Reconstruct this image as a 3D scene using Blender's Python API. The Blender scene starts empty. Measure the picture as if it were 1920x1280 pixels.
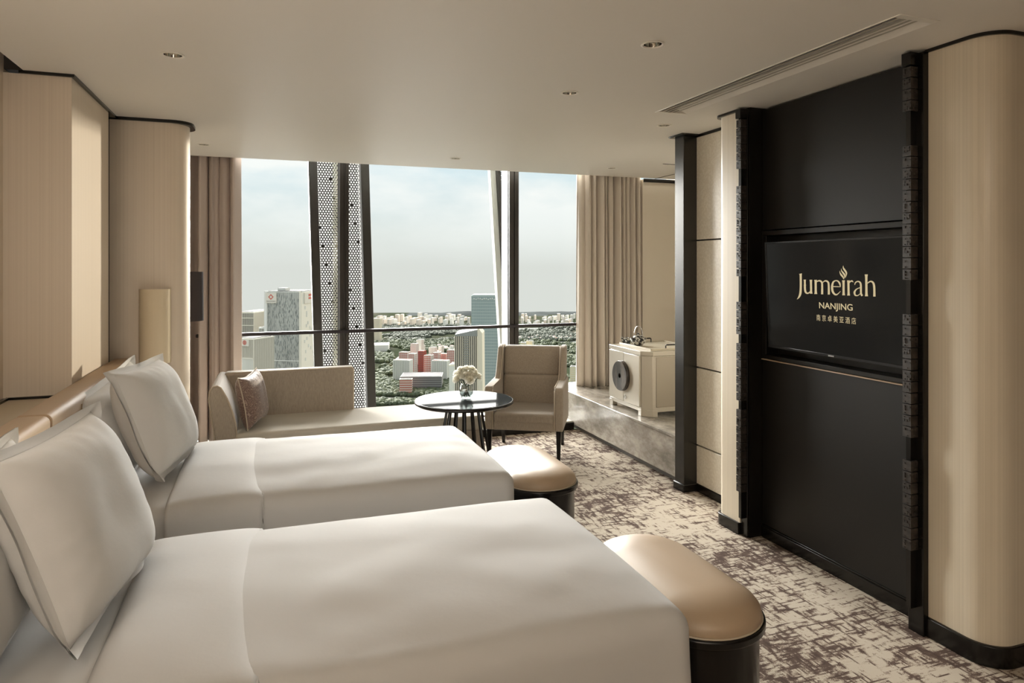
import bpy, bmesh, math, random
from mathutils import Vector, Matrix, noise
random.seed(7)
R = math.radians
S = bpy.context.scene
COL = S.collection

# ------------------------------------------------------------ camera, world, sun, lights, exposure
YAW = math.atan(455 / 1280)
CAM_H = 1.7
cd = bpy.data.cameras.new('camera'); cam = bpy.data.objects.new('camera', cd); COL.objects.link(cam)
cam.location = (0, 0, CAM_H); cam.rotation_euler = (R(90), 0, -YAW)
cd.sensor_width = 36; cd.lens = 24.0; cd.shift_y = -140 / 1920; cd.clip_end = 20000; cd.clip_start = .05
S.camera = cam

w = bpy.data.worlds.new('world'); S.world = w; w.use_nodes = True
nt = w.node_tree; nt.nodes.clear(); N = nt.nodes.new; L = nt.links.new
out = N('ShaderNodeOutputWorld'); bg = N('ShaderNodeBackground'); bg.inputs[1].default_value = .80
tc = N('ShaderNodeTexCoord'); sep = N('ShaderNodeSeparateXYZ'); L(tc.outputs['Generated'], sep.inputs[0])
ramp = N('ShaderNodeValToRGB'); L(sep.outputs['Z'], ramp.inputs[0])
e = ramp.color_ramp.elements
e[0].position = 0.0; e[0].color = (.64, .655, .62, 1)
e[1].position = 0.35; e[1].color = (.64, .73, .79, 1)
k = e.new(.05); k.color = (.70, .735, .71, 1)
k = e.new(.13); k.color = (.62, .735, .775, 1)
mp = N('ShaderNodeMapping'); mp.inputs['Scale'].default_value = (1, 1, 2.6); L(tc.outputs['Generated'], mp.inputs[0])
nz = N('ShaderNodeTexNoise'); nz.inputs['Scale'].default_value = 3.4; nz.inputs['Detail'].default_value = 7; nz.inputs['Roughness'].default_value = .55
L(mp.outputs[0], nz.inputs[0])
cr = N('ShaderNodeValToRGB'); cr.color_ramp.elements[0].position = .42; cr.color_ramp.elements[1].position = .60
L(nz.outputs[0], cr.inputs[0])
hm = N('ShaderNodeMapRange'); hm.inputs[1].default_value = 0; hm.inputs[2].default_value = .10; hm.inputs[3].default_value = 0; hm.inputs[4].default_value = .95
L(sep.outputs['Z'], hm.inputs[0])
mm = N('ShaderNodeMath'); mm.operation = 'MULTIPLY'; L(cr.outputs[0], mm.inputs[0]); L(hm.outputs[0], mm.inputs[1])
mx = N('ShaderNodeMix'); mx.data_type = 'RGBA'; L(mm.outputs[0], mx.inputs[0]); L(ramp.outputs[0], mx.inputs[6]); mx.inputs[7].default_value = (.86, .87, .85, 1)
L(mx.outputs[2], bg.inputs[0]); L(bg.outputs[0], out.inputs[0])

def sun(name, az, el, energy, angle, col):
    ld = bpy.data.lights.new(name, 'SUN'); ld.energy = energy; ld.angle = R(angle); ld.color = col
    o = bpy.data.objects.new(name, ld); COL.objects.link(o)
    d = Vector((math.cos(R(az)) * math.cos(R(el)), math.sin(R(az)) * math.cos(R(el)), math.sin(R(el))))
    o.rotation_euler = (-d).to_track_quat('-Z', 'Y').to_euler(); o.location = (2, 12, 6)
    return o
sun('sun_low', 47, 3.5, 1.45, 2.5, (1, .86, .68))            # low hazy sun, across the room
sun('sun_haze', 95, 15, 17.0, 54, (1, .965, .92))         # second, broad sun lamp added to brighten the room
def area(name, loc, rot, sx, sy, power, col):
    ld = bpy.data.lights.new(name, 'AREA'); ld.shape = 'RECTANGLE'; ld.size = sx; ld.size_y = sy; ld.energy = power; ld.color = col
    o = bpy.data.objects.new(name, ld); COL.objects.link(o); o.location = loc; o.rotation_euler = rot
    return o
area('torchiere', (-.3, -1.3, 1.9), (R(190), 0, 0), 1.4, 1.4, 62, (1, .94, .86))   # added fill uplight, unseen behind the camera
area('bedside_lamp', (-1.12, 1.25, 1.95), (R(100), 0, R(-4)), .25, .35, 5, (1, .9, .78))   # fill light added out of view to lift the left wall

S.view_settings.view_transform = 'Standard'; S.view_settings.look = 'None'
S.view_settings.exposure = 0.55; S.view_settings.gamma = 1; S.view_settings.use_curve_mapping = False

# ------------------------------------------------------------ helpers
FW = Vector((math.sin(YAW), math.cos(YAW), 0)); RT = Vector((math.cos(YAW), -math.sin(YAW), 0)); C0 = Vector((0, 0, CAM_H))
def ray(u, v): return FW + RT * ((u - 960) / 1280) + Vector((0, 0, (500 - v) / 1280))
def at(u, v, x=None, y=None, z=None, d=None):
    r = ray(u, v)
    if z is not None: k = (z - CAM_H) / r.z
    elif x is not None: k = x / r.x
    elif y is not None: k = y / r.y
    else: k = d
    return C0 + r * k

def tag(o, label=None, cat=None, group=None, kind=None):
    if label: o['label'] = label
    if cat: o['category'] = cat
    if group: o['group'] = group
    if kind: o['kind'] = kind
    return o
def empty(name, label, cat, loc=(0, 0, 0), rz=0, group=None):
    o = bpy.data.objects.new(name, None); COL.objects.link(o); o.empty_display_size = .1
    o.location = loc; o.rotation_euler = (0, 0, rz); return tag(o, label, cat, group)

class MB:
    def __init__(s): s.v = []; s.f = []
    def add(s, vs, fs, M=None):
        n = len(s.v)
        s.v += [tuple(M @ Vector(p)) if M else tuple(p) for p in vs]; s.f += [tuple(i + n for i in f) for f in fs]; return s
    def box(s, x0, x1, y0, y1, z0, z1, M=None):
        return s.add([(x0,y0,z0),(x1,y0,z0),(x1,y1,z0),(x0,y1,z0),(x0,y0,z1),(x1,y0,z1),(x1,y1,z1),(x0,y1,z1)],
                     [(3,2,1,0),(4,5,6,7),(0,1,5,4),(1,2,6,5),(2,3,7,6),(3,0,4,7)], M)
    def prism(s, pts, z0, z1, M=None):
        n = len(pts)
        vs = [(p[0], p[1], z0) for p in pts] + [(p[0], p[1], z1) for p in pts]
        return s.add(vs, [tuple(range(n))[::-1], tuple(range(n, 2*n))] + [(i, (i+1) % n, n + (i+1) % n, n + i) for i in range(n)], M)
    def lathe(s, prof, n=32, M=None, caps=True):
        vs = []; fs = []
        for r, z in prof:
            for i in range(n):
                a = 2*math.pi*i/n; vs.append((r*math.cos(a), r*math.sin(a), z))
        for j in range(len(prof)-1):
            for i in range(n):
                a, b = j*n+i, j*n+(i+1) % n; fs.append((a, b, b+n, a+n))
        if caps:
            fs.append(tuple(range(n))[::-1]); m = (len(prof)-1)*n; fs.append(tuple(range(m, m+n)))
        return s.add(vs, fs, M)
    def tube(s, pts, r, n=10, M=None):
        pts = [Vector(p) for p in pts]; rs = r if isinstance(r, (list, tuple)) else [r]*len(pts); vs = []; fs = []
        for i, p in enumerate(pts):
            t = (pts[min(i+1, len(pts)-1)] - pts[max(i-1, 0)]).normalized()
            a = t.cross(Vector((0, 0, 1)));
            if a.length < .1: a = t.cross(Vector((0, 1, 0)))
            a.normalize(); b = t.cross(a)
            for k in range(n):
                q = 2*math.pi*k/n; vs.append(p + (a*math.cos(q) + b*math.sin(q))*rs[i])
        for j in range(len(pts)-1):
            for k in range(n):
                x, y = j*n+k, j*n+(k+1) % n; fs.append((x, x+n, y+n, y))
        fs.append(tuple(range(n))); m = (len(pts)-1)*n; fs.append(tuple(range(m, m+n))[::-1])
        return s.add(vs, fs, M)
    def grid(s, fn, nu, nv, M=None):
        vs = [fn(i/nu, j/nv) for j in range(nv+1) for i in range(nu+1)]
        return s.add(vs, [(j*(nu+1)+i, j*(nu+1)+i+1, (j+1)*(nu+1)+i+1, (j+1)*(nu+1)+i) for j in range(nv) for i in range(nu)], M)
    def mesh(s, name):
        me = bpy.data.meshes.new(name); me.from_pydata(s.v, [], s.f)
        bm = bmesh.new(); bm.from_mesh(me); bmesh.ops.recalc_face_normals(bm, faces=bm.faces); bm.to_mesh(me); bm.free()
        return me
    def build(s, name, mat, parent=None, smooth=False, bevel=0, sub=0, seg=2, solid=0, ang=40):
        me = s.mesh(name); me.materials.append(mat)
        return link(name, me, parent, smooth, bevel, sub, seg, solid, ang)
def link(name, me, parent=None, smooth=False, bevel=0, sub=0, seg=2, solid=0, ang=40):
    o = bpy.data.objects.new(name, me); COL.objects.link(o)
    if parent: o.parent = parent
    if solid: m = o.modifiers.new('s', 'SOLIDIFY'); m.thickness = solid; m.offset = 0
    if bevel:
        m = o.modifiers.new('b', 'BEVEL'); m.width = bevel; m.segments = seg; m.limit_method = 'ANGLE'; m.angle_limit = R(35)
    if sub: m = o.modifiers.new('u', 'SUBSURF'); m.levels = sub; m.render_levels = sub
    if smooth or bevel:
        for p in me.polygons: p.use_smooth = True
        if not sub:
            try: me.set_sharp_from_angle(angle=R(ang))
            except Exception: pass
    return o
def Tm(x, y, z): return Matrix.Translation((x, y, z))
def struct(o, label=None): o['kind'] = 'structure'; return tag(o, label)
def rrect(x0, x1, y0, y1, r, n=8):
    rr = r if isinstance(r, (list, tuple)) else (r,)*4   # corners: (x1,y1),(x0,y1),(x0,y0),(x1,y0)
    pts = []
    for (cx, cy, sx, sy, a0), q in zip([(x1, y1, -1, -1, 0), (x0, y1, 1, -1, 90), (x0, y0, 1, 1, 180), (x1, y0, -1, 1, 270)], rr):
        if q <= 0: pts.append((cx, cy)); continue
        for i in range(n+1):
            a = R(a0 + 90*i/n); pts.append((cx + sx*q + q*math.cos(a), cy + sy*q + q*math.sin(a)))
    return pts

# ------------------------------------------------------------ materials
def mat(name, col, rough=.6, metal=0, spec=.5, coat=0, bump=None, var=None, sheen=0, ior=1.5, coat_rough=.05, trans=0, emis=None):
    """bump: (scale xyz, strength, distance); var: (scale xyz, colour2, contrast lo, hi)"""
    m = bpy.data.materials.new(name); m.use_nodes = True; t = m.node_tree; b = t.nodes['Principled BSDF']
    b.inputs['Base Color'].default_value = (*col, 1); b.inputs['Roughness'].default_value = rough; b.inputs['Metallic'].default_value = metal
    b.inputs['Specular IOR Level'].default_value = spec; b.inputs['Coat Weight'].default_value = coat; b.inputs['Coat Roughness'].default_value = coat_rough
    b.inputs['Sheen Weight'].default_value = sheen; b.inputs['IOR'].default_value = ior; b.inputs['Transmission Weight'].default_value = trans
    if emis: b.inputs['Emission Color'].default_value = (*emis[0], 1); b.inputs['Emission Strength'].default_value = emis[1]
    co = t.nodes.new('ShaderNodeTexCoord')
    def noi(sc, detail=4, rough=.6):
        mpn = t.nodes.new('ShaderNodeMapping'); mpn.inputs['Scale'].default_value = sc; t.links.new(co.outputs['Object'], mpn.inputs[0])
        n = t.nodes.new('ShaderNodeTexNoise'); n.inputs['Scale'].default_value = 1; n.inputs['Detail'].default_value = detail; n.inputs['Roughness'].default_value = rough
        t.links.new(mpn.outputs[0], n.inputs[0]); return n
    if var:
        n = noi(var[0]); rp = t.nodes.new('ShaderNodeValToRGB'); rp.color_ramp.elements[0].position = var[2]; rp.color_ramp.elements[1].position = var[3]
        rp.color_ramp.elements[0].color = (*col, 1); rp.color_ramp.elements[1].color = (*var[1], 1)
        t.links.new(n.outputs[0], rp.inputs[0]); t.links.new(rp.outputs[0], b.inputs['Base Color'])
    if bump:
        n = noi(bump[0], 5); bn = t.nodes.new('ShaderNodeBump'); bn.inputs['Strength'].default_value = bump[1]; bn.inputs['Distance'].default_value = bump[2]
        t.links.new(n.outputs[0], bn.inputs['Height']); t.links.new(bn.outputs[0], b.inputs['Normal'])
    return m
M = {}
M['ceiling'] = mat('ceiling_paint', (.87, .83, .765), .55, bump=((3, 3, 3), .05, .01))
M['silk'] = mat('silk_wallcovering', (.80, .69, .56), .45, coat=.1, coat_rough=.35, var=((140, 140, .12), (.74, .63, .505), .35, .65))
M['pearl'] = mat('pearl_wallcovering', (.76, .68, .545), .34, coat=.25, coat_rough=.2, var=((120, 120, .12), (.68, .605, .48), .35, .65), bump=((160, 160, 60), .12, .002))
M['shell'] = mat('crackled_lacquer', (.72, .655, .54), .3, coat=.5, coat_rough=.1, var=((60, 60, 60), (.80, .74, .63), .45, .6), bump=((200, 200, 120), .25, .002))
M['plain'] = mat('plain_wall', (.80, .73, .62), .6)
M['brown'] = mat('brown_veneer', (.16, .12, .09), .5)
M['dark'] = mat('dark_wood', (.010, .008, .006), .32, spec=.4, bump=((6, 90, 90), .04, .003))
M['black'] = mat('black_lacquer', (.008, .007, .006), .22, spec=.4)
M['darkpanel'] = mat('dark_leather_panel', (.009, .0075, .006), .42, spec=.33, bump=((240, 240, 240), .06, .001))
M['post'] = mat('dark_bronze', (.05, .048, .045), .25, metal=.7)
M['mull'] = mat('mullion_dark', (.026, .022, .018), .42)
M['rail'] = mat('rail_metal', (.03, .025, .028), .35, metal=.5)
M['alu'] = mat('grey_aluminium', (.36, .38, .38), .35, metal=.3)
M['palealu'] = mat('pale_aluminium', (.62, .62, .57), .5)
M['white'] = mat('white_cotton', (.55, .54, .525), .85, sheen=.05, bump=((5, 5, 5), .12, .02))
M['pillow'] = mat('white_pillow_cotton', (.70, .69, .672), .85, sheen=.05, bump=((9, 9, 9), .16, .015))
M['band'] = mat('white_turned_sheet', (.56, .55, .535), .8, sheen=.05, bump=((5, 5, 5), .12, .02))
M['leather'] = mat('tan_leather', (.46, .345, .235), .40, coat=.08, coat_rough=.35, bump=((300, 300, 300), .05, .001))
M['headb'] = mat('headboard_leather', (.46, .335, .225), .55, spec=.3)
M['linen'] = mat('grey_linen', (.43, .365, .295), .85, sheen=.3, var=((260, 260, 30), (.33, .28, .225), .35, .65), bump=((300, 300, 60), .15, .001))
M['linenlight'] = mat('seat_linen', (.50, .46, .385), .85, sheen=.2, bump=((300, 300, 300), .1, .001))
M['pipe'] = mat('piping', (.52, .44, .34), .7)
M['curt'] = mat('curtain_cloth', (.60, .51, .46), .75, sheen=.15)
M['curtR'] = mat('curtain_cloth_right', (.66, .59, .51), .75, sheen=.15)
M['shadeD'] = mat('dark_lampshade', (.045, .035, .035), .8)
M['brass'] = mat('aged_brass', (.45, .33, .18), .3, metal=1)
M['chrome'] = mat('chrome', (.8, .78, .75), .08, metal=1)
M['lens'] = mat('lamp_lens', (.85, .84, .8), .3)
M['tabletop'] = mat('dark_glass_top', (.012, .014, .014), .05, spec=.4, ior=1.5)
M['cab'] = mat('cream_lacquer', (.55, .50, .41), .3, coat=.3, coat_rough=.15)
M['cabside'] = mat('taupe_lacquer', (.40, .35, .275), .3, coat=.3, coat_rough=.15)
M['tray'] = mat('cream_tray', (.62, .56, .44), .35)
M['rim'] = mat('white_rim', (.92, .88, .8), .4)
M['slatm'] = mat('vent_slat', (.50, .46, .40), .5)
M['void'] = mat('dark_void', (.012, .010, .009), .9)
M['voidb'] = mat('slot_dark_brown', (.05, .04, .032), .8)
M['tan'] = mat('tan_inset', (.50, .42, .31), .5)
M['greydark'] = mat('dark_shelf', (.09, .08, .07), .4)
M['leaf'] = mat('stem_green', (.06, .075, .03), .6)
M['bezel'] = mat('tv_bezel', (.03, .03, .032), .25, metal=.5)
M['screen'] = mat('tv_screen', (.004, .004, .004), .12, spec=.12, emis=((.006, .0057, .005), 1))
M['gold'] = mat('screen_gold', (.02, .02, .02), .4, emis=((.36, .285, .15), 1))
M['silver'] = mat('silver_mark', (.6, .6, .6), .3, metal=1)

def two_layer(m, nodes_fn):
    t = m.node_tree; b = t.nodes['Principled BSDF']; c = t.nodes.new('ShaderNodeTexCoord'); nodes_fn(t, b, c); return m
def nd(t, typ, **kw):
    n = t.nodes.new(typ)
    for k_, v_ in kw.items(): setattr(n, k_, v_)
    return n
def tnoise(t, c, sc, detail=3, rough=.55, rot=0):
    mpn = nd(t, 'ShaderNodeMapping'); mpn.inputs['Scale'].default_value = sc; mpn.inputs['Rotation'].default_value = (0, 0, rot); t.links.new(c.outputs['Object'], mpn.inputs[0])
    n = nd(t, 'ShaderNodeTexNoise'); n.inputs['Scale'].default_value = 1; n.inputs['Detail'].default_value = detail; n.inputs['Roughness'].default_value = rough
    t.links.new(mpn.outputs[0], n.inputs[0]); return n.outputs[0]
def tmath(t, op, a, b_=None, cl=False):
    n = nd(t, 'ShaderNodeMath', operation=op, use_clamp=cl)
    for i, x in enumerate((a, b_)):
        if x is None: continue
        if isinstance(x, (int, float)): n.inputs[i].default_value = x
        else: t.links.new(x, n.inputs[i])
    return n.outputs[0]
def tramp(t, f, stops):
    n = nd(t, 'ShaderNodeValToRGB'); el = n.color_ramp.elements
    while len(el) < len(stops): el.new(.5)
    for i, (p, c_) in enumerate(stops): el[i].position = p; el[i].color = (*c_, 1) if len(c_) == 3 else c_
    t.links.new(f, n.inputs[0]); return n.outputs[0]

def carpet_fn(t, b, c0):
    sn = nd(t, 'ShaderNodeVectorMath', operation='SNAP'); sn.inputs[1].default_value = (.008, .008, 1); t.links.new(c0.outputs['Object'], sn.inputs[0])
    class Q: outputs = {'Object': sn.outputs[0]}
    c = Q
    a = tnoise(t, c, (42, 7, 1), 2, .6); d = tnoise(t, c, (6.5, 46, 1), 2, .6)          # strokes along Y and along X
    a2 = tnoise(t, c, (95, 24, 1), 1, .6); d2 = tnoise(t, c, (24, 95, 1), 1, .6)
    m_ = tmath(t, 'MAXIMUM', a, d); m2 = tmath(t, 'MAXIMUM', a2, d2)
    big = tnoise(t, c, (1.7, 1.7, 1), 2); mid = tnoise(t, c, (10, 10, 1), 2); fine = tnoise(t, c0, (260, 260, 1), 2)
    s = tmath(t, 'ADD', tmath(t, 'MULTIPLY', m_, .78), tmath(t, 'MULTIPLY', m2, .24))
    s = tmath(t, 'ADD', s, tmath(t, 'MULTIPLY', tmath(t, 'SUBTRACT', big, .5), .40))
    s = tmath(t, 'ADD', s, tmath(t, 'MULTIPLY', tmath(t, 'SUBTRACT', mid, .5), .34))
    s = tmath(t, 'ADD', s, tmath(t, 'MULTIPLY', tmath(t, 'SUBTRACT', fine, .5), .22))
    t.links.new(tramp(t, s, [(.535, (.54, .475, .385)), (.565, (.36, .29, .23)), (.60, (.13, .09, .072)), (.70, (.085, .058, .048))]), b.inputs['Base Color'])
    bn = nd(t, 'ShaderNodeBump'); bn.inputs['Strength'].default_value = .5; bn.inputs['Distance'].default_value = .004
    t.links.new(fine, bn.inputs['Height']); t.links.new(bn.outputs[0], b.inputs['Normal'])
M['carpet'] = two_layer(mat('carpet', (.4, .35, .3), .95, spec=.1), carpet_fn)

def marble_fn(t, b, c):
    a = tnoise(t, c, (7, 4, 9), 8, .72); d = tnoise(t, c, (1.5, 1.5, .8), 3)
    s = tmath(t, 'ADD', tmath(t, 'MULTIPLY', a, .75), tmath(t, 'MULTIPLY', d, .35))
    t.links.new(tramp(t, s, [(.42, (.20, .18, .15)), (.52, (.33, .30, .26)), (.60, (.46, .425, .37)), (.72, (.60, .56, .49))]), b.inputs['Base Color'])
M['marble'] = two_layer(mat('grey_marble', (.3, .27, .23), .22, coat=.4, coat_rough=.1), marble_fn)

def cushion_fn(t, b, c):
    n = nd(t, 'ShaderNodeTexNoise'); n.inputs['Scale'].default_value = 14; n.inputs['Detail'].default_value = 1; n.inputs['Distortion'].default_value = 1.5
    t.links.new(c.outputs['Object'], n.inputs[0])
    s = tmath(t, 'FRACT', tmath(t, 'MULTIPLY', n.outputs[0], 9))
    s = tmath(t, 'ABSOLUTE', tmath(t, 'SUBTRACT', s, .5))
    t.links.new(tramp(t, s, [(.08, (.36, .26, .20)), (.16, (.17, .105, .085))]), b.inputs['Base Color'])
M['cushion'] = two_layer(mat('patterned_cushion', (.2, .12, .1), .6, sheen=.4), cushion_fn)

def jade_fn(t, b, c):
    a = tnoise(t, c, (14, 14, 4), 6, .7)
    t.links.new(tramp(t, a, [(.35, (.012, .009, .007)), (.5, (.035, .024, .018)), (.60, (.12, .09, .07)), (.68, (.03, .022, .017))]), b.inputs['Base Color'])
M['horn'] = two_layer(mat('petrified_wood', (.05, .04, .03), .3, coat=.3), jade_fn)

def china_fn(t, b, c):
    a = tnoise(t, c, (38, 38, 38), 2, .5)
    t.links.new(tramp(t, a, [(.50, (.012, .014, .02)), (.53, (.6, .58, .52))]), b.inputs['Base Color'])
M['china'] = two_layer(mat('black_white_china', (.02, .02, .02), .2, coat=.4), china_fn)
M['shadeC'] = mat('cream_lampshade', (.78, .66, .47), .7)


def glass_mat(name, refl=.06, tint=(.93, .95, .94)):
    m = bpy.data.materials.new(name); m.use_nodes = True; t = m.node_tree; t.nodes.clear()
    o = nd(t, 'ShaderNodeOutputMaterial'); tr = nd(t, 'ShaderNodeBsdfTransparent'); tr.inputs[0].default_value = (*tint, 1)
    gl = nd(t, 'ShaderNodeBsdfGlossy'); gl.inputs['Roughness'].default_value = .01; mxn = nd(t, 'ShaderNodeMixShader')
    lw = nd(t, 'ShaderNodeLayerWeight'); lw.inputs[0].default_value = .5
    mu = tmath(t, 'ADD', tmath(t, 'MULTIPLY', tmath(t, 'POWER', lw.outputs['Facing'], 5), .8), refl, True)
    t.links.new(mu, mxn.inputs[0]); t.links.new(tr.outputs[0], mxn.inputs[1]); t.links.new(gl.outputs[0], mxn.inputs[2]); t.links.new(mxn.outputs[0], o.inputs[0])
    return m
M['glass'] = glass_mat('window_glass', .002, (.97, .98, .975))
M['vase'] = glass_mat('vase_glass', .16, (.90, .93, .92))
def translucent(name, col, f=.5):
    m = bpy.data.materials.new(name); m.use_nodes = True; t = m.node_tree; t.nodes.clear()
    o = nd(t, 'ShaderNodeOutputMaterial'); a = nd(t, 'ShaderNodeBsdfDiffuse'); b = nd(t, 'ShaderNodeBsdfTranslucent'); mxn = nd(t, 'ShaderNodeMixShader')
    a.inputs[0].default_value = b.inputs[0].default_value = (*col, 1); mxn.inputs[0].default_value = f
    t.links.new(a.outputs[0], mxn.inputs[1]); t.links.new(b.outputs[0], mxn.inputs[2]); t.links.new(mxn.outputs[0], o.inputs[0]); return m
M['petal'] = translucent('rose_petal', (.93, .91, .82), .45)
def polished(name, col, f, rough):
    m = bpy.data.materials.new(name); m.use_nodes = True; t = m.node_tree; t.nodes.clear()
    o = nd(t, 'ShaderNodeOutputMaterial'); a = nd(t, 'ShaderNodeBsdfDiffuse'); b = nd(t, 'ShaderNodeBsdfGlossy'); mxn = nd(t, 'ShaderNodeMixShader')
    a.inputs[0].default_value = (*col, 1); b.inputs['Roughness'].default_value = rough; mxn.inputs[0].default_value = f
    t.links.new(a.outputs[0], mxn.inputs[1]); t.links.new(b.outputs[0], mxn.inputs[2]); t.links.new(mxn.outputs[0], o.inputs[0]); return m
M['tabletop'] = polished('dark_glass_top', (.03, .033, .034), .045, .04)
M['milk'] = translucent('milky_backing', (.70, .70, .70), .55)

# ------------------------------------------------------------ room shell
CZ = 2.7
struct(MB().box(-1.4, 4.7, -3.2, 6.52, -.1, 0).build('floor', M['carpet']), 'cream and dark brown distressed pattern carpet')
DOWN = [at(u, v, z=CZ) for u, v in ((324, 103), (1224, 83), (1068, 174), (382, 271), (1245, 235), (854, 297), (1147, 315))]
DX0, DX1, DY0, DY1 = 2.355, 2.57, 2.035, 3.855
cu = bpy.data.curves.new('ceiling', 'CURVE'); cu.dimensions = '2D'; cu.fill_mode = 'BOTH'; cu.extrude = .05
def spl(pts):
    s = cu.splines.new('POLY'); s.points.add(len(pts)-1); s.use_cyclic_u = True
    for p, q in zip(s.points, pts): p.co = (q[0], q[1], 0, 1)
spl([(-1.18, -3.2), (4.7, -3.2), (4.7, 6.75), (-1.0, 6.75), (-1.0, 4.2), (-1.18, 4.2)])
spl([(DX0, DY0), (DX1, DY0), (DX1, DY1), (DX0, DY1)])
for p in DOWN: spl([(p.x + .041*math.cos(a*math.pi/12), p.y + .041*math.sin(a*math.pi/12)) for a in range(24)])
tmp = bpy.data.objects.new('ceiling_tmp', cu); COL.objects.link(tmp); bpy.context.view_layer.update()
me = bpy.data.meshes.new_from_object(tmp.evaluated_get(bpy.context.evaluated_depsgraph_get())); bpy.data.objects.remove(tmp)
me.name = 'ceiling'; me.materials.clear(); me.materials.append(M['ceiling'])
ceil = link('ceiling', me); ceil.location.z = CZ + .05; struct(ceil, 'smooth beige painted ceiling')
struct(MB().box(-1.4, 4.7, -3.2, 7.25, 3.25, 3.3).box(-1.3, -1.1, -3.2, 4.2, 3.15, 3.2).build('ceiling_slab', M['voidb']), 'dark void above the suspended ceiling')
# curtain pocket above the window
struct(MB().box(-1.0, 4.7, 6.74, 6.76, 2.8, 3.25).build('trim_1', M['ceiling']), 'upstand of the curtain pocket')
# left side
struct(MB().box(-1.37, -1.27, -3.2, 4.2, 0, 3.25).build('wall_left', M['silk']), 'beige silk covered wall beside the beds')
struct(MB().box(-1.27, -.97, 4.12, 4.98, 0, 2.685).box(-1.27, -1.02, 4.98, 5.17, 0, 2.685).build('wall_left_panel', M['silk']), 'beige silk wall panel beside the second headboard')
struct(MB().box(-1.20, -.955, 4.105, 5.16, 2.685, 2.7).box(-1.02, -1.0, 4.98, 5.17, 0, 2.7).box(-1.0, -.985, 4.985, 5.0, 0, 2.7).build('trim_2', M['black']), 'black shadow gap around the left panel')
struct(MB().prism(rrect(-1.3, -.53, 5.17, 5.45, (.13, 0, 0, .13), 12), 0, 2.68).build('wall_left_column', M['silk'], smooth=True), 'rounded beige silk column carrying the lamp')
struct(MB().prism(rrect(-1.0, -.50, 5.15, 5.5, (.13, 0, 0, .13), 12), 2.68, 2.702).build('trim_3', M['black'], smooth=True), 'black shadow gap over the left column')
struct(MB().box(-1.3, -1.2, 5.4, 7.2, 0, 3.25).build('wall_left_bay', M['plain']), 'beige wall behind the left curtain')
struct(MB().box(-1.4, -.99, 4.13, 7.0, 2.705, 3.25).build('ceiling_bulkhead', M['voidb']), 'dark bulkhead over the left column')
# low wall with shelf behind the first headboard
struct(MB().box(-1.27, -.97, -1.0, 4.12, 0, 1.02).build('wall_left_ledge', M['plain']), 'low beige wall behind the headboards')
sh = empty('wall_shelf', 'tan shelf inset with dark edging behind the headboards', 'shelf', (-1.12, 3.6, 1.02))
MB().box(-.15, .15, -2.6, .518, 0, .014).build('shelf_board', M['greydark'], sh)
MB().box(-.09, .13, -2.5, .40, .014, .022).build('shelf_inset', M['tan'], sh)
e1 = MB(); e1.box(-.105, -.09, -2.5, .40, .014, .034); e1.box(-.105, .15, .40, .415, .014, .034); e1.build('shelf_edging', M['black'], sh)
# back and near walls, out of view, darkened to cut bounced light
struct(MB().box(-1.4, 4.7, -3.3, -3.2, 0, 3.25).build('wall_back', M['brown']), 'beige wall behind the viewer')
struct(MB().box(3.5, 3.6, -3.2, 2.05, 0, 2.7).build('wall_right_near', M['brown']), 'beige wall right of the viewer')
# right column, near
struct(MB().prism(rrect(2.86, 3.7, 2.02, 2.32, (0, 0, .12, 0), 14), .09, 2.685).build('wall_right_column', M['pearl'], smooth=True), 'rounded pearl column right of the screen')
struct(MB().prism(rrect(2.845, 3.7, 2.005, 2.325, (0, 0, .13, 0), 14), 0, .09).build('baseboard_right_column', M['black'], smooth=True, bevel=.004), 'black skirting of the right column')
struct(MB().prism(rrect(2.85, 3.7, 2.01, 2.33, (0, 0, .12, 0), 14), 2.685, 2.701).build('trim_4', M['black'], smooth=True), 'black shadow gap over the right column')
# dark screen recess
PX = 2.94
struct(MB().box(3.12, 3.2, 2.3, 3.6, 0, 2.7).box(2.84, 3.2, 3.535, 3.6, 0, 2.7).box(2.86, 3.2, 2.32, 2.345, 0, 2.7).build('wall_screen_recess', M['dark']), 'dark wood recess around the screen')
def panel(name, y0, y1, z0, z1, m, lab, x0=PX, x1=3.0, bev=.003):
    return struct(MB().box(x0, x1, y0, y1, z0, z1).build(name, m, bevel=bev), lab)
panel('wall_screen_upper_panel', 2.345, 3.535, 1.93, 2.69, M['darkpanel'], 'matte dark panel above the screen')
panel('wall_screen_lower_panel', 2.345, 3.535, .075, 1.12, M['darkpanel'], 'matte dark panel below the screen')
struct(MB().box(2.925, 3.0, 2.345, 3.535, 0, .07).box(2.93, 2.945, 2.345, 3.535, .07, .08).build('baseboard_screen', M['black'], bevel=.003), 'black skirting below the dark panel')
struct(MB().box(2.935, 3.12, 2.345, 3.535, 1.895, 1.925).box(2.935, 3.12, 2.345, 3.535, 1.125, 1.15).box(3.03, 3.12, 2.345, 3.535, 1.15, 1.895)
       .box(2.935, 3.12, 3.50, 3.535, 1.15, 1.895).build('trim_5', M['dark'], bevel=.002), 'dark lined niche holding the screen')
struct(MB().box(2.926, 2.944, 2.345, 3.535, 1.116, 1.1225).build('trim_6', M['leather'], bevel=.002), 'thin brown lip under the screen niche')
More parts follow.
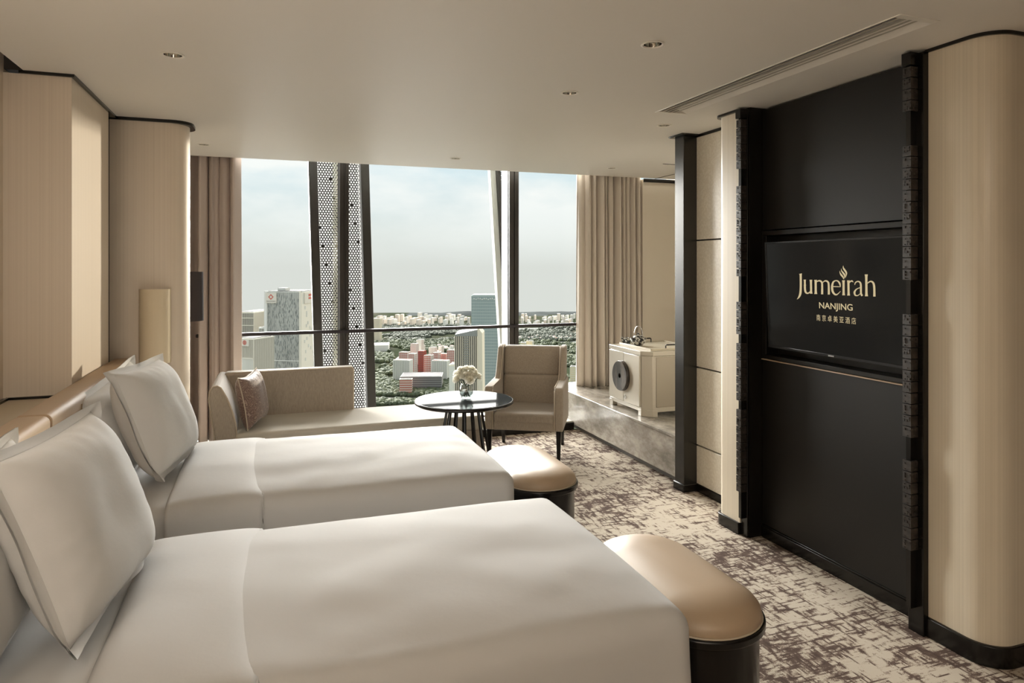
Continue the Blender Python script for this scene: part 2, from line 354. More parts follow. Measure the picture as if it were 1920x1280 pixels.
# far column with rounded edge
struct(MB().prism(rrect(2.815, 3.2, 3.6, 3.83, (0, .06, 0, 0), 12), .075, 2.685).build('wall_right_pilaster', M['pearl'], smooth=True), 'narrow pearl pilaster left of the screen')
struct(MB().prism(rrect(2.80, 3.2, 3.6, 3.845, (0, .065, 0, 0), 12), 0, .075).build('baseboard_pilaster', M['black'], smooth=True, bevel=.003), 'black skirting of the pilaster')
struct(MB().prism(rrect(2.795, 3.2, 3.6, 3.85, (0, .065, 0, 0), 12), 2.685, 2.701).build('trim_7', M['black'], smooth=True), 'black shadow gap over the pilaster')
# lacquered panelling
wp = struct(MB().box(3.075, 3.2, 3.83, 4.5, 0, 2.69).build('wall_right_panelling', M['void']), 'wall of crackled cream panels with open joints')
for z0, z1 in ((.06, .345), (.355, .935), (.945, 1.895), (1.905, 2.68)):
    MB().box(3.055, 3.08, 3.835, 4.47, z0, z1).build('panel', M['shell'], wp, bevel=.003)
struct(MB().box(3.05, 3.06, 3.83, 4.5, 0, .055).box(3.05, 3.1, 3.83, 4.5, 2.68, 2.701).build('trim_8', M['black']), 'black base and head gap of the panelling')
po = struct(MB().box(2.94, 3.1, 4.41, 4.53, .05, 2.69).build('trim_9', M['post'], bevel=.004), 'dark bronze post at the marble ledge')
struct(MB().box(2.93, 3.11, 4.40, 4.54, 0, .06).box(2.90, 3.1, 4.37, 4.56, 2.688, 2.701).build('trim_10', M['black'], bevel=.006), 'black foot and head of the post')
# alcove
struct(MB().box(3.04, 4.6, 4.53, 7.15, 0, .05).build('trim_11', M['greydark']), 'dark plinth under the marble ledge')
struct(MB().box(3.0, 4.6, 4.53, 7.15, .05, .36).box(2.99, 4.6, 4.53, 7.15, .36, .38).build('marble_ledge', M['marble'], bevel=.003), 'raised grey marble ledge in the alcove')
struct(MB().box(4.55, 4.65, 4.4, 7.2, 0, 3.25).build('wall_right_alcove', M['plain']), 'beige side wall of the alcove')
struct(MB().box(3.1, 4.6, 4.45, 4.53, 0, 2.7).build('wall_alcove_front', M['plain']), 'beige return wall of the alcove')
struct(MB().box(3.99, 4.6, 6.80, 7.0, .38, 2.69).build('wall_alcove_back', M['plain']), 'plain beige wall panel right of the curtain')
struct(MB().box(4.115, 4.125, 4.6, 6.75, 2.696, 2.7005).box(3.6, 4.6, 5.75, 5.757, 2.696, 2.7005).box(4.0, 4.6, 6.78, 6.80, 2.66, 2.7).build('trim_12', M['black']), 'dark joints in the alcove ceiling')
# window sill step
struct(MB().box(-1.2, 3.0, 6.53, 7.2, 0, .085).build('trim_13', M['palealu'], bevel=.004), 'low pale sill at the foot of the windows')
struct(MB().box(-1.2, 3.0, 6.5, 6.53, 0, .075).build('baseboard_window', M['black'], bevel=.004), 'black skirting under the window sill')

# ------------------------------------------------------------ windows
GY = 7.08
XS = [(-1.2, .66), (.75, 2.45), (2.56, 4.6)]
for n, (a, b) in enumerate(XS):
    wn = struct(MB().box(a, b, GY-.04, GY+.08, .03, .10).box(a, b, GY-.04, GY+.08, 3.15, 3.25).build(f'window_{n+1}', M['mull'], bevel=.003),
                ('left window pane behind the sofa', 'middle window pane between the mullions', 'right window pane beside the curtain')[n])
    MB().box(a, b, GY, GY+.012, .10, 3.15).build('pane', M['glass'], wn)
mu1 = struct(MB().box(.66, .69, 6.98, 7.2, .08, 3.25).box(.72, .75, 6.98, 7.2, .08, 3.25).box(.69, .72, 6.995, 7.2, .08, 3.25).build('trim_14', M['mull'], bevel=.002), 'dark grooved mullion left of centre')
mu2 = struct(MB().box(2.452, 2.50, 6.98, 7.02, .08, 3.25).box(2.515, 2.56, 6.98, 7.2, .08, 3.25).box(2.50, 2.515, 6.995, 7.2, .08, 3.25).build('trim_15', M['mull'], bevel=.002), 'dark grooved mullion behind the armchair')
MB().box(2.445, 2.50, 7.02, 7.22, .08, 3.25).build('side_cheek', M['alu'], mu2, bevel=.002)  # brighter side of the mullion, its reflected light put into the grey
struct(MB().box(-1.2, 4.6, 6.95, 7.08, 3.15, 3.25).build('trim_16', M['mull']), 'dark window head')
rl = empty('handrail', 'dark horizontal handrail crossing in front of the windows', 'handrail', (1, 6.94, 1.06))
MB().box(-2.2, 3.3, -.02, .02, -.016, .016).build('rail', M['rail'], rl, bevel=.006)
for x in (-.30, 1.49): MB().box(x-.02, x+.02, .0, .12, -.012, .012).build('bracket', M['rail'], rl, bevel=.003)

def sheared(mb, x0, x1, y0, y1, z0, z1, sh):   # sh: x shift per metre of height (down = +)
    f = lambda x, z: x + sh*(2.8 - z)
    mb.add([(f(x0,z0),y0,z0),(f(x1,z0),y0,z0),(f(x1,z0),y1,z0),(f(x0,z0),y1,z0),(f(x0,z1),y0,z1),(f(x1,z1),y0,z1),(f(x1,z1),y1,z1),(f(x0,z1),y1,z1)],
           [(3,2,1,0),(4,5,6,7),(0,1,5,4),(1,2,6,5),(2,3,7,6),(3,0,4,7)]); return mb
def perforated(x0, x1, z0, z1, y, sh, p=.0285, hr=.335):
    mb = MB(); row = p*.866; nr = int((z1-z0)/row); nc = int((x1-x0)/p)
    for r in range(nr):
        z = z0 + r*row; off = (r % 2)*p/2
        for c in range(nc):
            cx = x0 + off + (c+.25)*p
            blocked = ((r*7 + c*3) % 53 == 0)
            vs = []
            for k in range(6):
                a = R(60*k+30); vs.append((p*.578*math.cos(a), p*.578*math.sin(a)))
            if blocked:
                mb.add([(cx+q[0]+sh*(2.8-z-q[1]), y, z+q[1]) for q in vs], [(0,1,2,3,4,5)]); continue
            ring = []; inner = []
            for k in range(12):
                a = R(30*k+30); rr = p*.578 if k % 2 == 0 else p*.5
                ring.append((rr*math.cos(a), rr*math.sin(a))); inner.append((p*hr*math.cos(a), p*hr*math.sin(a)))
            pts = ring + inner
            mb.add([(cx+q[0]+sh*(2.8-z-q[1]), y, z+q[1]) for q in pts], [(k, (k+1) % 12, 12+(k+1) % 12, 12+k) for k in range(12)])
    return mb
fa = empty('facade_brace', 'dark slanting facade brace with perforated screens behind the left mullion', 'brace', (.7, 7.5, 0))
fa.location = (0, 0, 0)
SH = .029
b_ = MB(); sheared(b_, .385, .475, 7.46, 7.62, -.6, 3.5, SH); b_.build('frame_bar', M['mull'], fa, bevel=.004)
b_ = MB(); sheared(b_, .925, 1.015, 7.46, 7.62, -.6, 3.5, SH); b_.build('frame_bar', M['mull'], fa, bevel=.004)
pm = mat('perforated_metal', (.016, .013, .012), .5, metal=.2)
tag(perforated(.475, .93, -.5, 3.4, 7.50, SH).build('perforated_screen', pm, fa, solid=.003), kind='stuff')
tag(perforated(.628, .70, -.5, 3.4, 7.34, 0).build('side_screen', mat('pale_perforated', (.45, .46, .38), .5), fa, solid=.003), kind='stuff')
b_ = MB(); sheared(b_, .47, .93, 7.60, 7.61, -.6, 3.5, SH); b_.build('milky_backing', M['milk'], fa)
fb = empty('facade_brace', 'narrow pale edged slanting brace behind the armchair mullion', 'brace')
b_ = MB(); sheared(b_, 2.39, 2.455, 7.47, 7.56, -.6, 3.5, .062); b_.build('frame_bar', M['palealu'], fb, bevel=.004)
b_ = MB(); sheared(b_, 2.455, 2.50, 7.42, 7.56, -.6, 3.5, .062); b_.build('frame_bar', M['mull'], fb, bevel=.004)
tag(perforated(2.49, 2.66, -.5, 3.4, 7.50, .03).build('perforated_screen', pm, fb, solid=.003), kind='stuff')

# ------------------------------------------------------------ curtains
def curtain(name, x0, x1, y, z0, z1, m, lab, seed, folds=11, amp=.045, flat=None):
    rnd = random.Random(seed); nx, nz = 240, 30
    ph = [0]; 
    for i in range(nx): ph.append(ph[-1] + (0.55 + 1.1*noise.noise(Vector((i*.045, seed, 0))) + .45))
    tot = ph[-1]; ph = [q/tot*folds*2*math.pi for q in ph]
    def fn(a, b):
        i = a*nx; k = int(round(i)); z = z0 + (z1-z0)*b
        p = ph[min(k, nx)]
        dr = noise.noise(Vector((a*5, b*1.1, seed+3)))
        am = amp*(.65 + .6*noise.noise(Vector((a*7, 2, seed))) + .25*(1-b))
        if flat and flat[0] < a < flat[1]: am *= .25
        yy = y + am*(math.sin(p + dr*1.3) + .20*math.sin(2.3*p + 1 + dr*2))
        xx = x0 + (x1-x0)*a + .018*dr + .012*math.cos(p*1.0)
        return (xx, yy, z)
    o = MB().grid(fn, nx, nz).build(name, m, smooth=True, solid=.004, ang=180)
    return tag(o, lab, 'curtain')
cl = curtain('curtain', -1.05, -.26, 6.86, .09, 3.12, M['curt'], 'rosy taupe curtain left of the windows behind the sofa', 3, 8, .10, (.72, .93))
cb = MB()
for v in (340, 452, 538):
    pass
cr_ = curtain('curtain', 3.20, 3.985, 6.86, .3795, 3.12, M['curtR'], 'grey taupe curtain right of the windows hanging onto the marble ledge', 8, 11, .095, (.03, .16))

# ------------------------------------------------------------ downlights, vent, smoke heads
for i, p in enumerate(DOWN):
    o = empty('downlight', ['small chrome downlight at the left front of the ceiling', 'small chrome downlight nearest the air slot', 'small chrome downlight in the middle of the ceiling',
        'small chrome downlight over the left column near the curtain', 'small chrome downlight before the bronze post', 'small chrome downlight above the window mullions', 'small chrome downlight before the right curtain'][i],
        'downlight', (p.x, p.y, CZ), 0, 'recessed downlights in the ceiling')
    MB().lathe([(.052, .0), (.054, -.003), (.045, -.005), (.040, -.001), (.040, .004)], 32, caps=False).build('trim_ring', M['rim'], o, smooth=True)
    rf_ = MB().lathe([(.040, .0), (.039, .02), (.030, .055), (.020, .065)], 32, caps=False).build('reflector', M['chrome'], o, smooth=True)
    MB().lathe([(.021, .062), (.021, .066)], 20).build('lens', M['lens'], rf_)
vt = empty('air_slot', 'long slotted air diffuser along the right of the ceiling', 'vent', ((DX0+DX1)/2, (DY0+DY1)/2, CZ))
hw, hl = (DX1-DX0)/2, (DY1-DY0)/2
fr = MB(); fr.box(-hw-.004, -hw+.006, -hl, hl, -.003, .004); fr.box(-hw, hw, -hl-.004, -hl+.03, -.002, .05); fr.box(-hw, hw, hl-.03, hl+.004, -.002, .05)
fr.build('frame', M['rim'], vt, bevel=.002)
MB().box(-hw, hw, -hl, hl, .055, .085).build('backing', M['void'], vt)
for k_ in range(4):
    x = -hw + .012 + k_*.031 + .017
    MB().box(x, x+.012, -hl+.03, hl-.03, -.001, .001).build('slat', M['slatm'], vt)
MB().add([(-hw+.135, -hl+.03, .03), (-hw+.135, hl-.03, .03), (hw, hl-.03, 0), (hw, -hl+.03, 0), (-hw+.135, -hl+.03, .05), (-hw+.135, hl-.03, .05), (hw, hl-.03, .02), (hw, -hl+.03, .02)],
         [(0,1,2,3), (4,5,6,7), (0,1,5,4), (1,2,6,5), (2,3,7,6), (3,0,4,7)]).build('bevelled_strip', M['ceiling'], vt)

# ------------------------------------------------------------ carved block strips beside the screen
def block_mesh(seed):
    rnd = random.Random(seed); mb = MB()
    mb.box(-.022, .022, -.022, .022, -.0235, .0235)
    for fx in range(3):
        for fz in range(3):
            if rnd.random() < .62:
                a = -.018 + fx*.0125; c = -.019 + fz*.013; dp = rnd.uniform(.002, .005)
                mb.box(-.022-dp, -.021, a, a+.009, c, c+rnd.choice((.005, .010)))
                mb.box(a, a+.009, -.022-dp, -.021, c, c+rnd.choice((.005, .010)))
    me = mb.mesh('block'); me.materials.append(MB_BLOCK); return me
MB_BLOCK = mat('carved_black_wood', (.022, .018, .015), .38, var=((50, 50, 50), (.045, .036, .03), .4, .6))
BL = [block_mesh(i) for i in range(6)]
def strip(x, y, lab, gaps, yb0, yb1):
    o = empty('carved_screen_edge', lab, 'ornament', (x, y, 0))
    MB().box(.024, .075, yb0-y, yb1-y, 0, 2.69).build('upright', M['black'], o, bevel=.003)
    MB().box(-.028, .03, -.024, .024, 2.63, 2.69).build('head_block', M['black'], o, bevel=.002)
    MB().box(-.012, .024, -.012, .012, .12, 2.65).build('spine', M['black'], o)
    z = 2.60; i = 0
    while z > .28:
        if not any(g0 < z < g1 for g0, g1 in gaps):
            b = link('block', BL[i % 6], o); b.location = (0, 0, z)
            if i % 3 == 1: b.rotation_euler.x = math.pi
        z -= .052; i += 1
strip(2.805, 2.368, 'carved black block strip right of the screen', ((2.28, 2.42), (1.50, 1.64), (.80, .90), (.30, .40)), 2.32, 2.40)
strip(2.80, 3.565, 'carved black block strip left of the screen', ((2.22, 2.30), (1.50, 1.62), (1.22, 1.28), (.80, .88)), 3.54, 3.60)

# ------------------------------------------------------------ television
tv = empty('television', 'wide black television tilted in the dark wall showing a gold hotel name', 'television')
TL, BLc = Vector((2.871, 3.42, 1.839)), Vector((2.899, 3.42, 1.2215))
ex = Vector((0, -1, 0)); ey = (TL - BLc).normalized(); ez = ex.cross(ey); W_, H_ = 1.09, (TL-BLc).length
tvM = Matrix(((ex.x, ey.x, ez.x, BLc.x), (ex.y, ey.y, ez.y, BLc.y), (ex.z, ey.z, ez.z, BLc.z), (0, 0, 0, 1)))
tv.matrix_world = tvM
MB().box(-.012, W_+.012, -.012, H_+.012, -.05, -.001).build('casing', M['bezel'], tv, bevel=.006)
MB().box(0, W_, 0, H_, -.002, .0015).build('screen', M['screen'], tv)
fr = MB(); fr.box(-.012, 0, -.014, H_+.012, -.01, .005); fr.box(W_, W_+.012, -.014, H_+.012, -.01, .005); fr.box(-.012, W_+.012, H_, H_+.012, -.01, .005); fr.box(-.012, W_+.012, -.016, 0, -.01, .007)
fr.build('bezel', M['bezel'], tv, bevel=.002)
MB().box(.47, .51, -.012, -.005, .007, .009).build('maker_mark', M['silver'], tv)
MB().box(.3, .8, .2, .45, -.12, -.05).build('wall_mount', M['black'], tv)
inv = tvM.inverted()
def on_tv(zx, zy):      # a point of the lettering -> the screen's own 2D coordinates (metres)
    r = ray(1480 + zx/8.535, 480 + zy/8.535); n = ez; k_ = (BLc - C0).dot(n) / r.dot(n); q = inv @ (C0 + r*k_); return (q.x, q.y)
def stroke(mb, pts, z=.0022):
    """pts: (x, y, half width); a flat ribbon"""
    P = [Vector(p[:2]) for p in pts]; vs = []
    for i, p in enumerate(P):
        t = (P[min(i+1, len(P)-1)] - P[max(i-1, 0)]).normalized(); n = Vector((-t.y, t.x)) * pts[i][2]
        for q in (p+n, p-n):
            a = on_tv(q.x, q.y); vs.append((a[0], a[1], z))
    for k_ in range(len(P)-1):
        mb.add([vs[2*k_], vs[2*k_+1], vs[2*k_+3], vs[2*k_+2]], [(0, 1, 2, 3)])
def curve(pts, n=6):
    out_ = []
    for i in range(len(pts)-1):
        p0, p1, p2, p3 = pts[max(i-1, 0)], pts[i], pts[i+1], pts[min(i+2, len(pts)-1)]
        for k_ in range(n):
            t = k_/n; out_.append(tuple(.5*((2*p1[j]) + (-p0[j]+p2[j])*t + (2*p0[j]-5*p1[j]+4*p2[j]-p3[j])*t*t + (-p0[j]+3*p1[j]-3*p2[j]+p3[j])*t**3) for j in range(3)))
    out_.append(pts[-1]); return out_
g = MB()
def stem(x0, y0, x1, y1, w=17):
    n = 8; pts = []
    for i in range(n+1):
        t = i/n; f = 1 + .38*abs(2*t-1)**6; pts.append((x0+(x1-x0)*t, y0+(y1-y0)*t, w*f))
    stroke(g, pts)
stroke(g, curve([(184, 280, 26), (186, 300, 18), (188, 400, 17), (187, 520, 17), (180, 600, 18), (160, 652, 13), (128, 690, 3)]))   # J
stem(252, 376, 254, 470, 15); stroke(g, curve([(254, 440, 15), (255, 520, 16), (266, 575, 15), (295, 594, 11), (328, 578, 8), (346, 555, 5)])); stem(350, 378, 354, 600, 16)   # u
stem(426, 380, 428, 606, 17)
stroke(g, curve([(432, 425, 4), (458, 400, 8), (492, 394, 12), (522, 415, 14), (530, 460, 15), (530, 610, 17)]))
stroke(g, curve([(534, 430, 4), (562, 402, 8), (596, 396, 12), (626, 420, 14), (635, 470, 15), (637, 614, 17)]))            # m
stroke(g, curve([(685, 486, 7), (825, 490, 5)], 3))
stroke(g, curve([(822, 490, 5), (812, 440, 13), (785, 402, 11), (748, 392, 8), (708, 415, 13), (690, 480, 17), (697, 560, 17), (730, 608, 14), (770, 612, 9), (825, 560, 3)]))   # e
stem(872, 386, 874, 626, 17)                                                                                              # i
stem(950, 388, 954, 630, 17); stroke(g, curve([(958, 440, 4), (980, 408, 9), (1008, 398, 12), (1030, 418, 3)]))              # r
stroke(g, curve([(1052, 462, 3), (1062, 425, 9), (1100, 404, 9), (1138, 422, 13), (1150, 470, 15), (1152, 590, 15), (1172, 636, 15)]))
stroke(g, curve([(1148, 500, 5), (1085, 525, 8), (1050, 570, 15), (1056, 618, 13), (1086, 632, 8), (1120, 618, 6), (1150, 585, 4)]))  # a
stem(1236, 292, 1240, 642, 18); stroke(g, curve([(1244, 450, 4), (1272, 420, 8), (1310, 404, 11), (1346, 425, 15), (1362, 480, 17), (1366, 560, 17), (1366, 646, 19)]))   # h
stroke(g, curve([(868, 152, 2), (868, 185, 9), (885, 215, 14), (912, 255, 14), (918, 290, 10), (900, 350, 2)]))
stroke(g, curve([(836, 200, 2), (842, 235, 8), (866, 268, 13), (888, 300, 13), (890, 325, 9), (880, 352, 5), (876, 370, 2)]))
stroke(g, curve([(814, 235, 2), (816, 265, 7), (836, 300, 13), (860, 330, 12), (874, 368, 2)]))
g.build('screen_lettering', M['gold'], tv)
def text(body, x0, y0, x1, h, parent, m, z=.0022, name='screen_lettering', off=0):
    c = bpy.data.curves.new(name, 'FONT'); c.body = body; c.size = 1; c.extrude = 0; c.offset = off
    o = bpy.data.objects.new(name, c); COL.objects.link(o); bpy.context.view_layer.update()
    me_ = bpy.data.meshes.new_from_object(o.evaluated_get(bpy.context.evaluated_depsgraph_get())); bpy.data.objects.remove(o)
    xs = [v.co.x for v in me_.vertices]; ys = [v.co.y for v in me_.vertices]
    sx = (x1-x0)/(max(xs)-min(xs)); sy = h/(max(ys)-min(ys))
    for v in me_.vertices: v.co = (x0+(v.co.x-min(xs))*sx, y0+(v.co.y-min(ys))*sy, z)
    me_.materials.clear(); me_.materials.append(m); o = link(name, me_, parent); return o
a = on_tv(484, 855); b = on_tv(1020, 870); c = on_tv(484, 735); text('NANJING', a[0], a[1]-.003, b[0], c[1]-a[1]+.003, tv, M['gold'], off=.012)
a = on_tv(442, 1030); b = on_tv(1072, 1060); c = on_tv(442, 930); text('南 京 卓 美 亚 酒 店', a[0], a[1], b[0], c[1]-a[1], tv, M['gold'])

# ------------------------------------------------------------ wall sconce and floor lamp
sc = empty('wall_lamp', 'cream half cylinder lampshade on the left column', 'lamp', (-.728, 5.165, 1.05))
pr = [(.098*math.cos(R(180+q*9)), .098*math.sin(R(180+q*9))*.9) for q in range(21)]; pi_ = [(p[0]*.975, p[1]*.97) for p in pr][::-1]
MB().prism(pr + pi_, 0, .50).build('lamp_shade', M['shadeC'], sc, smooth=True)
MB().box(-.03, .03, -.012, 0, .1, .4).build('back_plate', M['brass'], sc, bevel=.003)
MB().lathe([(.008, .1), (.02, .14), (.02, .2), (.008, .22)], 16, Tm(0, -.04, 0)).build('bulb', M['rim'], sc, smooth=True)
fl = empty('floor_lamp', 'floor lamp with dark cylindrical shade beside the left curtain', 'lamp', (-.63, 6.0, 0))
MB().lathe([(.14, 0), (.14, .015), (.02, .03)], 32).build('base', M['brass'], fl, smooth=True)
MB().lathe([(.012, .02), (.012, 1.5)], 12).build('pole', M['brass'], fl, smooth=True)
MB().lathe([(.133, 1.27), (.13, 1.66), (.127, 1.66), (.130, 1.27)], 40, caps=False).build('lamp_shade', M['shadeD'], fl, smooth=True)

# ------------------------------------------------------------ headboards
def headboard(y0, y1, lab):
    o = empty('headboard', lab, 'headboard', (-.905, (y0+y1)/2, 0)); h = (y1-y0)/2
    prof = rrect(-.062, .065, .12, 1.095, (.03, .012, 0, 0), 6)
    mb = MB(); mb.prism([(p[0], p[1]) for p in prof], -h, h, Matrix(((1,0,0,0),(0,0,1,0),(0,1,0,0),(0,0,0,1))))
    pb = mb.build('padded_board', M['headb'], o, bevel=.008, seg=3)
    for s_ in (-.5, 0, .5):
        MB().box(.063, .069, s_*h-.002, s_*h+.002, .15, 1.05).build('seam', M['leather'], pb, bevel=.001)
    MB().box(-.05, .04, -h+.05, h-.05, 0, .12).build('plinth', M['black'], o)
headboard(1.45, 3.255, 'tan leather headboard of the nearer bed')
headboard(3.275, 5.12, 'tan leather headboard of the bed by the sofa')

# ------------------------------------------------------------ beds
def cloth_over(x0, x1, y0, y1, zt, r, drops, nx, ny, seed, puff=.02, wr=.006):
    """cloth over a block. drops: (x0 side, x1 side, y0 side, y1 side) hanging lengths past the edge"""
    la, lb, lc, ld = drops
    X0, X1, Y0, Y1 = x0 + (r if la else 0), x1 - (r if lb else 0), y0 + (r if lc else 0), y1 - (r if ld else 0)
    def axis(a0, a1, e0, e1, n):
        tot = [a0 - e0 + (a1-a0+e0+e1)*i/n for i in range(n+1)]; return tot
    xs = axis(X0, X1, la, lb, nx); ys = axis(Y0, Y1, lc, ld, ny)
    vs = []
    for t in ys:
        for s_ in xs:
            du = (s_-X1) if s_ > X1 else ((s_-X0) if s_ < X0 else 0); dv = (t-Y1) if t > Y1 else ((t-Y0) if t < Y0 else 0)
            bx = min(max(s_, X0), X1); by = min(max(t, Y0), Y1)
            rho = math.hypot(du, dv); lim = max(lb if du > 0 else la if du < 0 else 0, ld if dv > 0 else lc if dv < 0 else 0)
            rho = min(rho, lim) if rho else 0
            u = (s_-x0)/(x1-x0); v = (t-y0)/(y1-y0)
            base = zt + puff*max(0, 1-(2*min(max(u,0),1)-1)**6)*max(0, 1-abs(2*min(max(v,0),1)-1)**2.4)
            w1 = noise.noise(Vector((s_*2.2, t*4.5, seed)))*wr + noise.noise(Vector((s_*7, t*7, seed+5)))*wr*.35
            if rho > 0:
                dx, dy = du/math.hypot(du, dv), dv/math.hypot(du, dv)
                if rho < math.pi*r/2: h = r*math.sin(rho/r); dz = r*(1-math.cos(rho/r))
                else: h = r; dz = r + rho - math.pi*r/2
                hang = max(0, rho - r)
                h += .045*hang*(noise.noise(Vector((s_*3.2, t*3.2, seed+9)))+.35) + hang*.02
                vs.append((bx + dx*h, by + dy*h, base - dz + w1*.4))
            else: vs.append((bx, by, base + w1))
    nX = len(xs)
    mb = MB(); mb.add(vs, [(j*nX+i, j*nX+i+1, (j+1)*nX+i+1, (j+1)*nX+i) for j in range(len(ys)-1) for i in range(nX-1)]); return mb
def bed(y0, y1, x1, which, seed):
    o = empty('bed', f'twin bed base and white mattress of the {which}', 'bed', (0, (y0+y1)/2, 0)); cy = (y0+y1)/2; h = (y1-y0)/2
    MB().prism(rrect(-.84, x1-.05, -h+.05, h-.05, .04), .08, .30).build('base', M['headb'], o, bevel=.01)
    for sx in (-.7, x1-.25):
        for sy in (-h+.15, h-.15): MB().lathe([(.025, 0), (.03, .09)], 16, Tm(sx, sy, 0)).build('leg', M['black'], o, smooth=True)
    mb = cloth_over(-.84, x1-.025, -h+.022, h-.022, .60, .05, (.0, .33, .33, .33), 60, 44, seed+20, .012, .004)
    mb.build('mattress', M['white'], o, smooth=True, ang=180, solid=.004)
    d = cloth_over(-.42, x1, y0, y1, .605, .06, (0, .56, .56, .56), 130, 90, seed, .058, .008)
    dv = d.build('duvet', M['white'], smooth=True, ang=180, solid=.012)
    tag(dv, f'smooth white duvet spread over the {which}', 'duvet', 'white duvets on the twin beds')
    t_ = cloth_over(-.44, -.03, y0-.008, y1+.008, .618, .064, (0, 0, .54, .54), 26, 90, seed, .052, .006)
    t2 = t_.build('turned_sheet', M['band'], dv, smooth=True, ang=180, solid=.014)
    nX = 27; hp = [t_.v[j*nX + nX-1] for j in range(91)]
    hm_ = MB(); hm_.tube([(p[0], p[1], p[2]+.003) for p in hp[::2]], .006, 6); hm_.build('hem', M['band'], t2, smooth=True, ang=180)
bed(1.84, 3.03, 1.265, 'bed nearest the viewer', 1)
bed(3.39, 4.60, 1.225, 'bed nearer the sofa', 4)

# ------------------------------------------------------------ pillows
def pillow_mesh(w_, h_, th, flange, seed, n=34, pinch=.055):
    mb = MB()
    def xy(u, v):
        px = w_/2*u*(1 - pinch*(1-v*v)*abs(u)**2); py = h_/2*v*(1 - pinch*(1-u*u)*abs(v)**2); return px, py
    def side(s_):
        vs = []
        for j in range(n+1):
            for i in range(n+1):
                u, v = 2*i/n-1, 2*j/n-1; px, py = xy(u, v)
                k_ = max(0, (1-u**4))*max(0, (1-v**4)); z = th/2*k_**.55*(1 - .12*abs(u*v))
                z += .010*noise.noise(Vector((px*7, py*7, seed)))*k_
                ed = 1 - max(abs(u), abs(v)); z += .006*math.exp(-ed*9)*math.sin((math.atan2(v, u))*22+seed)*(1 if ed > .01 else 0)
                vs.append((px, py, s_*z))
        return vs
    fs = [(j*(n+1)+i, j*(n+1)+i+1, (j+1)*(n+1)+i+1, (j+1)*(n+1)+i) for j in range(n) for i in range(n)]
    mb.add(side(1), fs); mb.add(side(-1), [f[::-1] for f in fs])
    if flange:
        ring = []
        m_ = n
        for i in range(m_): ring.append((2*i/m_-1, -1))
        for i in range(m_): ring.append((1, 2*i/m_-1))
        for i in range(m_): ring.append((1-2*i/m_, 1))
        for i in range(m_): ring.append((-1, 1-2*i/m_))
        vs = []; K = len(ring)
        for q in range(4):
            for (u, v) in ring:
                px, py = xy(u, v); nx_ = u if abs(u) > .999 else 0; ny_ = v if abs(v) > .999 else 0
                e_ = flange*q/3; cu_ = (abs(u)**6)*(abs(v)**6)
                cz = .022*(q/3)*noise.noise(Vector((px*6, py*6, seed+4))) + .03*(q/3)*cu_*(1 if (u*v > 0) else -1)
                vs.append((px + nx_*e_*(.85-.15*cu_), py + ny_*e_*(.85-.15*cu_), cz + .003*(1 if q < 1 else 0)))
        mb.add(vs, [(q*K+i, q*K+(i+1) % K, (q+1)*K+(i+1) % K, (q+1)*K+i) for q in range(3) for i in range(K)])
        mb.add([(a_, b_2, c_-.006) for a_, b_2, c_ in vs], [(q*K+i, (q+1)*K+i, (q+1)*K+(i+1) % K, q*K+(i+1) % K) for q in range(3) for i in range(K)])
    return mb
def place(o, c, ax, up, spin=0):
    """ax: direction of the width, up: direction of the height; local z = face normal"""
    ax = Vector(ax).normalized(); up = Vector(up).normalized(); n = ax.cross(up).normalized(); up = n.cross(ax)
    m_ = Matrix(((ax.x, up.x, n.x, 0), (ax.y, up.y, n.y, 0), (ax.z, up.z, n.z, 0), (0, 0, 0, 1)))
    o.matrix_world = Tm(*c) @ m_ @ Matrix.Rotation(R(spin), 4, 'Z')
PL = [
 ((-.558, 2.475, .92), (.11, .655, 0), (-.19, .07, .53), .68, .58, .25, 'plump white pillow standing foremost on the nearer bed', 1),
 ((-.755, 2.32, .88), (.04, 1, 0), (-.12, 0, .5), .78, .50, .16, 'white pillow leaning behind the foremost one on the nearer bed', 5),
 ((-.558, 4.03, .92), (.11, .655, 0), (-.19, .07, .53), .68, .58, .25, 'plump white pillow standing foremost on the bed by the sofa', -1),
 ((-.735, 4.17, .88), (.10, 1, .08), (-.16, 0, .5), .82, .50, .17, 'white flanged pillow propped against the headboard of the bed by the sofa', 2)]
for i, (c, ax, up, w_, h_, th, lab, spn) in enumerate(PL):
    o = pillow_mesh(w_-.04, h_-.03, th, .033, i*3.1).build('pillow', M['pillow'], smooth=True, ang=180); tag(o, lab, 'pillow', 'white pillows on the twin beds'); place(o, c, ax, up, spn)

